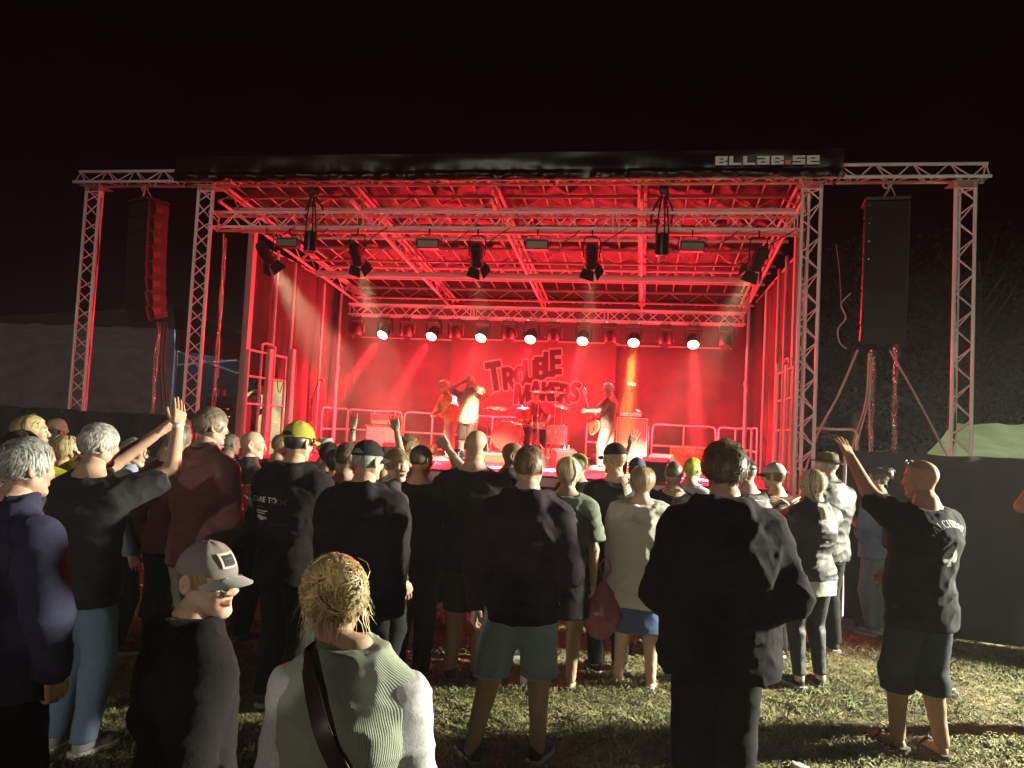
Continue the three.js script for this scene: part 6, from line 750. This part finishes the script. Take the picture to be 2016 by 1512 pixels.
person({ label: 'person with curly light hair behind the raised fist', x: -1.16, z: 4.05, H: 1.69, yaw: 0, group: CROWD, hair: ['curly', HAIR.light, { n: 900 }], top: { rgb: BLK }, bottom: dark });
person({ label: 'close cropped man in black raising a white cup', x: -0.6, z: 5.5, H: 1.67, yaw: 0.05, look: -0.4, fine: 0.8, group: CROWD, hair: ['buzz', HAIR.dark], skin: 0, top: { rgb: BLK, sleeve: 0.38 }, armR: up(1, [0.09, 0.985, -0.13], 'grip', { pole: [1, -0.9, 0] }), bottom: dark,
  extra: (o, k) => { const g = new THREE.LatheGeometry([[0, 0], [0.026, 0], [0.038, 0.1], [0.04, 0.1], [0.036, 0.098]].map((p) => new THREE.Vector2(...p)), 18); g.rotateX(-Math.PI / 2); g.rotateX(Math.PI / 2); } });
person({ label: 'person in a blue bandana printed with white bones', x: -0.9, z: 3.2, H: 1.57, yaw: 0, fine: 1, group: CROWD, skin: 0, hair: ['buzz', HAIR.dark], top: { rgb: BLK }, bottom: dark, headFn: (hs) => { const g = new THREE.SphereGeometry(1, 28, 14, 0, 6.2832, 0, 1.72), p = g.attributes.position; for (let i = 0; i < p.count; i++) p.setXYZ(i, p.getX(i) * 0.085, 0.032 + p.getY(i) * 0.094, 0.008 + p.getZ(i) * 0.105 + (p.getY(i) < 0 ? 0.01 : 0)); g.computeVertexNormals(); const t = canvasTexture(512, 256, (x, w, h) => { x.fillStyle = '#23264a'; x.fillRect(0, 0, w, h); x.strokeStyle = x.fillStyle = '#c8c9d2'; for (let k = 0; k < 14; k++) { const a = (k * 97) % w, b = (k * 61) % h, r = k * 1.1; x.save(); x.translate(a, b); x.rotate(r); x.fillRect(-22, -4, 44, 8); for (const s of [-1, 1]) for (const u of [-1, 1]) { x.beginPath(); x.arc(s * 24, u * 6, 7, 0, 7); x.fill(); } x.restore(); } }); part(hs, 'bandana', g, std(0xffffff, 0.9, 0, { map: t })); } });
person({ label: 'tall bald man in a black T-shirt in the middle of the crowd', x: -0.22, z: 5.4, H: 1.8, yaw: -0.05, fine: 0.75, build: 1.2, group: CROWD, skin: 0, top: { rgb: [0.012, 0.009, 0.01], sleeve: 0.42, ease: 0.024, hem: 0.44, fold: 0.015, name: 't_shirt' }, ...folded, bottom: { type: 'shorts', kind: 'jersey', rgb: [0.03, 0.025, 0.02] } });
person({ label: 'bald person in a dark jacket facing right in the middle', x: -0.08, z: 4.7, H: 1.71, yaw: -0.9, look: -0.5, fine: 0.85, group: CROWD, skin: 3, top: { rgb: BLK, kind: 'leather', collar: true, name: 'jacket' }, bottom: dark });
person({ label: 'blonde woman in a grey green top and black skirt', x: 0.45, z: 5.3, H: 1.63, yaw: -0.1, look: 0.15, fine: 0.8, fem: true, group: CROWD, skin: 0, hair: ['bob', HAIR.pale, { len: 0.19, n: 1100, tone: 0.5 }], top: { rgb: [0.14, 0.16, 0.13], sleeve: 0.42, ease: 0.03, hem: 0.5, name: 'blouse', fold: 0.018 }, bottom: { type: 'skirt', kind: 'jersey', rgb: [0.018, 0.018, 0.02], hem: 0.31 }, shoe: { bare: true, rgb: [0.02, 0.02, 0.02], sole: [0.05, 0.04, 0.04] }, armR: { w: [0.13, 0.47, -0.02] } });
person({ label: 'person in a yellow trimmed hat at the stage edge', x: 0.33, z: 2.95, H: 1.56, yaw: 0, fine: 1, group: CROWD, hair: ['short', HAIR.brown], skin: 0, top: { rgb: BLK }, bottom: dark, headFn: (hs) => { const m = part(hs, 'hat_trim', new THREE.TorusGeometry(0.085, 0.022, 10, 28), fabric('fleece', [0.42, 0.36, 0.07])); m.position.set(0, 0.06, 0.04); m.rotation.x = 0.35; } });
person({ label: 'woman with long grey blonde hair under a black cap', x: 0.77, z: 4.85, H: 1.74, yaw: 0.35, look: 0.4, fine: 0.75, fem: true, group: CROWD, skin: 1, hair: ['long', [0.33, 0.26, 0.16], { len: 0.44, n: 2200, w: 0.0028, drape: true, tone: 0.45 }], cap: [[0.03, 0.012, 0.018], { closed: true }], top: { rgb: [0.03, 0.024, 0.023], ease: 0.026, fold: 0.016 }, bottom: dark });
person({ label: 'person in a blue cap holding a hand up high', x: 0.93, z: 3.8, H: 1.6, yaw: 0.2, fine: 1, group: CROWD, skin: 2, hair: ['short', HAIR.dark], cap: [[0.06, 0.07, 0.13], { closed: true }], top: { rgb: BLK, sleeve: 0.2 }, armL: up(-1, [-0.02, 1.08, -0.12], 'open', { pole: [-1, -0.6, 0] }), bottom: dark });
person({ label: 'woman in a long cream cardigan and blue denim skirt', x: 0.98, z: 5.08, H: 1.58, yaw: -0.05, look: -0.1, fine: 0.72, fem: true, build: 1.12, group: CROWD, skin: 1, hair: ['bob', [0.36, 0.26, 0.16], { len: 0.16, tone: 0.45 }], top: { rgb: [0.6, 0.57, 0.49], kind: 'cable', ease: 0.045, hem: 0.37, straight: true, name: 'cardigan', fold: 0.015 }, ...folded, bottom: { type: 'skirt', kind: 'denim', rgb: [0.09, 0.13, 0.24], hem: 0.255 }, shoe: { bare: true, rgb: [0.35, 0.3, 0.24], sole: [0.4, 0.36, 0.3] }, legL: [-0.02, -0.02], legR: [0.02, 0.02], toe: [0.5, 0] });
person({ label: 'close cropped man with a bright chain round his neck', x: 1.24, z: 4.2, H: 1.61, yaw: 0.1, fine: 0.85, group: CROWD, skin: 0, hair: ['buzz', [0.08, 0.06, 0.05]], top: { rgb: BLK, scoop: 0.2 }, bottom: dark, extra: (o, k) => { const H = k.H, p = []; for (let i = 0; i <= 14; i++) { const a = -1.6 + i / 14 * 3.2; p.push(k.tor(V(Math.sin(a) * 0.052 * H, (0.842 + 0.012 * Math.cos(a)) * H, 0.012 * H + Math.cos(a) * 0.05 * H)).toArray()); } part(o, 'neck_chain', tubeGeo(p, 0.008, 40, 6), M.chrome); } });
person({ label: 'person with yellow green dyed hair and a white shirt', x: 1.43, z: 3.4, H: 1.62, yaw: -0.6, fine: 1, group: CROWD, skin: 1, hair: ['short', [0.45, 0.5, 0.04], { len: 0.06 }], top: { rgb: [0.5, 0.55, 0.58] }, bottom: dark });
person({ label: 'man in a dark cap and black T-shirt with red back print', x: 1.85, z: 4.1, H: 1.65, yaw: 0.35, look: 0.3, fine: 0.8, build: 1.15, group: CROWD, skin: 0, hair: ['buzz', HAIR.grey], cap: [[0.02, 0.02, 0.024], {}], top: { rgb: BLK, kind: 'leather', sleeve: 0.45, ease: 0.026, name: 't_shirt' }, bottom: dark, print: { x: 0.0, y: 0.77, w: 0.26, h: 0.2, map: backPrint((x) => { x.fillStyle = '#a9a9ad'; x.fillRect(40, 110, 380, 14); x.fillRect(70, 300, 330, 14); x.fillStyle = '#b03038'; x.font = 'bold 90px sans-serif'; x.fillText('TOUR', 110, 230); }) } });
person({ label: 'person in a grey and white cap clapping by the right tower', x: 2.1, z: 4.0, H: 1.63, yaw: 0.6, look: 0.4, fine: 0.85, fem: true, group: CROWD, skin: 0, hair: ['long', HAIR.brown, { len: 0.3 }], cap: [[0.4, 0.4, 0.39], { brimColor: [0.03, 0.03, 0.05], closed: true }], top: { rgb: [0.09, 0.02, 0.025], kind: 'pattern', sleeve: 0.45 }, ...clap, bottom: dark });
person({ label: 'woman with long blonde hair in a black leather jacket', x: 2.26, z: 4.7, H: 1.62, yaw: 0.42, look: 0.15, fine: 0.72, fem: true, build: 1.05, group: CROWD, skin: 1, hair: ['long', [0.55, 0.49, 0.36], { len: 0.4, n: 3200, w: 0.0026, drape: true, tone: 0.5, tip: [0.25, 0.19, 0.12] }], under: { rgb: [0.55, 0.57, 0.58], hem: 0.43, ease: 0.022, name: 'white_shirt' }, top: { rgb: [0.022, 0.022, 0.024], kind: 'leather', ease: 0.026, hem: 0.5, collar: true, name: 'leather_jacket', fold: 0.016 }, ...clap, bottom: { type: 'leggings', kind: 'leather', rgb: [0.012, 0.012, 0.014] }, shoe: { rgb: [0.02, 0.02, 0.02], sole: [0.3, 0.34, 0.32] } });
person({ label: 'man in a brown brimmed hat and dark jacket at the right', x: 2.6, z: 3.65, H: 1.74, yaw: 0.55, look: 0.4, fine: 0.8, build: 1.1, group: CROWD, skin: 0, hair: ['short', HAIR.grey], hat: [0.14, 0.105, 0.065], top: { rgb: [0.04, 0.041, 0.038], kind: 'leather', ease: 0.034, hem: 0.46, collar: true, name: 'jacket', fold: 0.018 }, ...folded, bottom: { type: 'long', kind: 'jersey', rgb: [0.02, 0.02, 0.018] } });
person({ label: 'woman with clipped up brown hair, glasses and a blue top', x: 3.25, z: 2.85, H: 1.6, yaw: 0.75, look: 0.5, nod: -0.1, fine: 0.8, fem: true, build: 1.1, group: CROWD, skin: 1, hair: ['bun', [0.1, 0.065, 0.04], { wisps: 20, n: 900 }], specs: { thick: 0.0035 }, top: { rgb: [0.13, 0.17, 0.28], sleeve: 0.6, ease: 0.03, fold: 0.018, name: 'blouse' }, ...folded, bottom: jeans([0.17, 0.22, 0.28]), shoe: { rgb: [0.3, 0.3, 0.3], sole: [0.6, 0.6, 0.6] },
  extra: (o, k) => { const H = k.H; const b = part(o, 'backpack', new RoundedBoxGeometry(0.26, 0.4, 0.13, 3, 0.05), fabric('jersey', [0.025, 0.026, 0.028])); b.position.copy(k.tor(V(-0.03 * H, 0.66 * H, 0.12 * H))); for (const s of [-1, 1]) part(o, 'backpack_strap', tubeGeo([[s * 0.05, 0.76, 0.1], [s * 0.066, 0.82, 0.03], [s * 0.066, 0.78, -0.07], [s * 0.07, 0.64, -0.06]].map(([a, c, d]) => k.tor(V(a * H, c * H, d * H)).toArray()), 0.012, 16, 5), fabric('jersey', [0.05, 0.05, 0.05])); } });
person({ label: 'person cut by the right edge with a forearm raised', x: 4.02, z: 5.0, H: 1.8, yaw: 0.4, fine: 0.9, group: CROWD, skin: 2, hair: ['short', HAIR.brown], top: { rgb: BLK, sleeve: 0.4 }, armL: up(-1, [-0.12, 0.94, -0.12], 'open', { pole: [-0.3, -1, 0.2] }), bottom: dark });
// ----- fill behind the front people, mostly hidden
[[-4.3, 3.0, 'dark figure near the left fence'], [-1.6, 2.6, 'dark figure at the stage edge left of centre'], [-0.4, 2.2, 'dark figure at the stage edge in the middle'], [1.9, 2.4, 'dark figure at the stage edge right of centre']].forEach(([x, z, l], i) => person({ label: l + ', back of the head only', x, z, H: [1.58, 1.55, 1.54, 1.54][i], yaw: 0, fine: 1.3, group: CROWD, hair: ['short', i % 2 ? HAIR.brown : HAIR.dark], top: { rgb: BLK }, bottom: dark }));
{ const o = thing('plastic_bag', 'translucent red plastic bag hanging beside the cream cardigan', 'bag', [0.72, 0, 5.22]); const g = new THREE.SphereGeometry(1, 30, 22), p = g.attributes.position; for (let i = 0; i < p.count; i++) { const x = p.getX(i), y = p.getY(i), z = p.getZ(i), t = (y + 1) / 2, w = 0.02 + 0.13 * Math.sin(Math.min(1, (1 - t) * 1.25) * Math.PI * 0.62); p.setXYZ(i, x * w * (1 + 0.16 * noise3(x * 3, y * 3, z * 3)) + 0.02 * t, 0.34 + t * 0.44, z * w * 0.7 * (1 + 0.2 * noise3(x * 4 + 3, y * 4, z * 4))); } g.computeVertexNormals(); part(o, 'sack', g, new THREE.MeshPhysicalMaterial({ color: lin(0.3, 0.08, 0.1), roughness: 0.35, transmission: 0.35, thickness: 0, side: THREE.DoubleSide })); part(o, 'handle', tubeGeo([[0.02, 0.77, 0], [-0.02, 0.86, 0], [0.03, 0.92, 0.01], [0.06, 0.85, 0], [0.03, 0.77, 0]], 0.008, 20, 5), std(lin(0.35, 0.08, 0.1), 0.4)); }
{ const o = thing('white_bottle', 'white plastic bottle standing in the grass behind the hoodie man', 'bottle', [0.22, 0, 5.36]); part(o, 'body', new THREE.LatheGeometry([[0, 0], [0.034, 0.002], [0.037, 0.02], [0.037, 0.14], [0.03, 0.17], [0.014, 0.2], [0.014, 0.22]].map((p) => new THREE.Vector2(...p)), 18), std(lin(0.75, 0.75, 0.73), 0.4)); bar(o, 'cap', [0, 0.215, 0], [0, 0.24, 0], 0.017, std(lin(0.7, 0.7, 0.7), 0.4)); }
[[1.9, 6.3, 'crushed pale paper cup on the grass left of the bare legged man'], [3.3, 4.6, 'crushed pale paper cup on the grass by the right fence'], [0.75, 7.3, 'crushed pale paper cup on the grass between the two nearest men']].forEach(([x, z, l], i) => { const o = thing('paper_cup', l, 'cup', [x, 0.034, z], i * 1.3); const g = new THREE.CylinderGeometry(0.038, 0.028, 0.09, 16, 4, true), p = g.attributes.position; for (let k = 0; k < p.count; k++) { const n = 1 + 0.25 * noise3(p.getX(k) * 30 + i, p.getY(k) * 20, p.getZ(k) * 30); p.setX(k, p.getX(k) * n); p.setZ(k, p.getZ(k) * n * 0.8); } g.rotateZ(1.5); g.computeVertexNormals(); part(o, 'wall', g, std(lin(0.55, 0.53, 0.48), 0.8, 0, { side: THREE.DoubleSide })); const r = part(o, 'rim', new THREE.TorusGeometry(0.035, 0.003, 5, 16), std(lin(0.6, 0.58, 0.52), 0.8)); r.rotation.y = Math.PI / 2; r.position.x = -0.045; r.scale.set(0.8, 1, 1); });
// ---------- the band and the crew ----------
const D0 = DECK;
person({ label: 'singer in a light cap shading his eyes with both hands', x: -2.45, y: D0, z: -3.85, H: 1.73, yaw: Math.PI - 0.1, fine: 0.85, build: 1.1, skin: 1, hair: ['buzz', HAIR.light], cap: [[0.6, 0.56, 0.5], { tip: 0 }], under: { rgb: [0.3, 0.2, 0.18], sleeve: 0.45, hem: 0.45, ease: 0.016, name: 't_shirt' }, top: { rgb: [0.42, 0.35, 0.27], kind: 'denim', sleeve: 0.02, ease: 0.026, hem: 0.47, collar: true, name: 'vest', fold: 0.018 }, armL: { w: [-0.06, 0.915, -0.115], hand: 'flat', palm: [0, -1, -0.4], pole: [-1, -0.75, 0] }, armR: { w: [0.06, 0.915, -0.115], hand: 'flat', palm: [0, -1, -0.4], pole: [1, -0.75, 0] }, bottom: { type: 'shorts', kind: 'jersey', rgb: [0.05, 0.04, 0.04] }, headFn: (hs) => { const b = part(hs, 'goatee', new THREE.SphereGeometry(0.02, 12, 10), std(lin(0.5, 0.46, 0.42), 0.9)); b.scale.set(1, 0.8, 0.6); b.position.set(0, -0.098, -0.082); } });
person({ label: 'guitarist in a yellow patterned jacket bending over his guitar', x: -3.02, y: D0, z: -4.75, H: 1.7, yaw: Math.PI - 0.9, fine: 0.9, lean: 0.25, nod: -0.3, skin: 1, hair: ['shaggy', HAIR.blonde], top: { rgb: [0.6, 0.5, 0.3], kind: 'camo', ease: 0.03, hem: 0.46, name: 'jacket', fold: 0.018 }, armL: { w: [-0.26, 0.62, -0.18], hand: 'grip', pole: [-1, -0.6, 0.2] }, armR: { w: [0.06, 0.6, -0.2], hand: 'relaxed', pole: [1, -0.4, 0.5] }, bottom: { type: 'long', kind: 'denim', rgb: [0.35, 0.27, 0.24] } });
person({ label: 'bass player with white hair and grey T-shirt facing left', x: 0.25, y: D0, z: -4.6, H: 1.75, yaw: 1.35, look: 0.15, fine: 0.85, build: 1.15, belly: 0.03, skin: 1, hair: ['short', HAIR.white, { len: 0.045 }], top: { rgb: [0.16, 0.12, 0.12], sleeve: 0.42, ease: 0.026, hem: 0.47, name: 't_shirt', fold: 0.018 }, armL: { w: [-0.2, 0.66, -0.2], hand: 'grip', pole: [-1, -0.8, 0.3] }, armR: { w: [0.06, 0.56, -0.19], hand: 'relaxed', pole: [1, -0.5, 0.5] }, bottom: { type: 'long', kind: 'denim', rgb: [0.3, 0.22, 0.22], ease: 0.028 }, legL: [0, -0.06], legR: [0, 0.05], shoe: { rgb: [0.4, 0.35, 0.3], sole: [0.6, 0.55, 0.5] }, extra: (o, k) => { const H = k.H; part(o, 'guitar_strap', tubeGeo([[0.09, 0.6, -0.08], [0.09, 0.76, 0.06], [0.0, 0.845, 0.06], [-0.07, 0.8, -0.03], [-0.06, 0.66, -0.12]].map(([a, b, c]) => k.tor(V(a * H, b * H, c * H)).toArray()), 0.016, 30, 5), std(lin(0.03, 0.02, 0.02), 0.6)); } });
person({ label: 'drummer bent over behind the drum kit', x: -1.52, y: D0 + 0.2, z: -6.2, H: 1.72, yaw: Math.PI + 0.3, fine: 1, lean: 0.35, nod: -0.4, sit: 0.56, skin: 0, hair: ['short', HAIR.dark], cap: [[0.2, 0.1, 0.08], { closed: true }], top: { rgb: [0.12, 0.05, 0.05], sleeve: 0.42 }, armL: { w: [-0.16, 0.68, -0.25], hand: 'grip', pole: [-1, -0.4, 0.3] }, armR: { w: [0.16, 0.68, -0.25], hand: 'grip', pole: [1, -0.4, 0.3] }, bottom: dark });
person({ label: 'crew member in a blue top and dark cap behind the rack', x: -7.35, z: -4.3, H: 1.78, y: 0.75, yaw: -1.3, nod: -0.4, lean: 0.2, fine: 1, skin: 0, hair: ['short', HAIR.dark], cap: [[0.03, 0.03, 0.04], { closed: true }], top: { rgb: [0.1, 0.13, 0.22] }, bottom: dark, ...folded });
{ const b = thing('crew_platform', 'low black work platform behind the equipment rack', 'platform', [-7.5, 0, -4.4]); block(b, 'deck', [1.4, 0.05, 1.2], [0, 0.722, 0], M.wood, 0.01); for (const [x, z] of [[-0.6, -0.5], [0.6, -0.5], [-0.6, 0.5], [0.6, 0.5]]) bar(b, 'leg', [x, 0, z], [x, 0.7, z], 0.03, M.steel); }
// guitars: carved body, neck, headstock
function guitar(label, at, rot, rgb, L) {
  const o = thing('electric_guitar', label, 'guitar', at); o.rotation.set(...rot); const s = new THREE.Shape(); s.moveTo(0, -0.2); s.bezierCurveTo(0.17, -0.21, 0.2, -0.07, 0.12, 0.0); s.bezierCurveTo(0.09, 0.05, 0.15, 0.1, 0.12, 0.17); s.bezierCurveTo(0.1, 0.22, 0.05, 0.16, 0.035, 0.13); s.lineTo(-0.035, 0.13); s.bezierCurveTo(-0.05, 0.17, -0.1, 0.24, -0.13, 0.18); s.bezierCurveTo(-0.16, 0.1, -0.09, 0.05, -0.12, 0.0); s.bezierCurveTo(-0.2, -0.07, -0.17, -0.21, 0, -0.2);
  const g = new THREE.ExtrudeGeometry(s, { depth: 0.035, bevelEnabled: true, bevelSize: 0.008, bevelThickness: 0.007, bevelSegments: 2 }); g.translate(0, 0, -0.018); part(o, 'guitar_body', g, std(lin(...rgb), 0.2)); const e = new THREE.ExtrudeGeometry(s, { depth: 0.004, bevelEnabled: false }); e.scale(1.04, 1.04, 1); e.translate(0, 0, 0.022); part(o, 'binding', e, std(lin(0.7, 0.62, 0.45), 0.4)); const top = new THREE.ExtrudeGeometry(s, { depth: 0.005, bevelEnabled: false }); top.translate(0, 0, 0.0262); part(o, 'guitar_top', top, std(lin(...rgb), 0.2));
  block(o, 'neck', [0.045, L, 0.02], [0, 0.12 + L / 2, 0.025], std(lin(0.2, 0.1, 0.05), 0.4), 0.006); block(o, 'headstock', [0.075, 0.16, 0.015], [0.008, 0.12 + L + 0.07, 0.02], std(lin(0.5, 0.35, 0.2), 0.4), 0.005); for (let k = 0; k < 4; k++) bar(o, 'tuning_peg', [0.045, 0.15 + L + k * 0.035, 0.02], [0.08, 0.15 + L + k * 0.035, 0.02], 0.012, M.chrome, cyl6); for (const y of [-0.08, 0.03]) block(o, 'pickup', [0.08, 0.03, 0.01], [0, y, 0.037], M.black); block(o, 'bridge', [0.08, 0.02, 0.012], [0, -0.13, 0.038], M.chrome); return o;
}
guitar('red guitar slung on the bending guitarist', [-2.66, D0 + 1.0, -4.5], [0.15, 0.65, -0.9], [0.45, 0.02, 0.02], 0.5); guitar('bass guitar held by the white haired bass player', [-0.02, D0 + 0.9, -4.55], [-0.2, -0.85, 0.5], [0.3, 0.05, 0.03], 0.62);
{ const o = thing('drum_sticks', 'pair of drum sticks held over the snare drum', 'drum sticks', [-1.5, D0 + 0.2, -5.9]); bar(o, 'stick', [-0.2, 0.86, 0.02], [-0.05, 0.78, 0.35], 0.008, M.wood, cyl6); bar(o, 'stick', [0.25, 0.9, 0.02], [0.22, 0.72, 0.3], 0.008, M.wood, cyl6); }
// bystanders outside the frame: their shadows fall across the backs of the nearest people
[[-2.4, 11.2, 1.76, 'bystander standing left end of the row behind the camera'], [-1.25, 11.3, 1.8, 'bystander standing second from the left in the row behind the camera'], [0.2, 11.05, 1.8, 'bystander standing just left of the photographer in the row behind the camera'], [1.08, 11.2, 1.86, 'bystander standing in the place of the photographer in the row behind the camera']].forEach(([x, z, H, label]) => person({ label, x, z, H, yaw: 0.1, fine: 1.5, group: 'bystanders around the camera', hair: ['short', HAIR.dark, { n: 150 }], top: { rgb: [0.04, 0.04, 0.05] }, bottom: dark, ...folded }));
renderer.render(scene, camera);
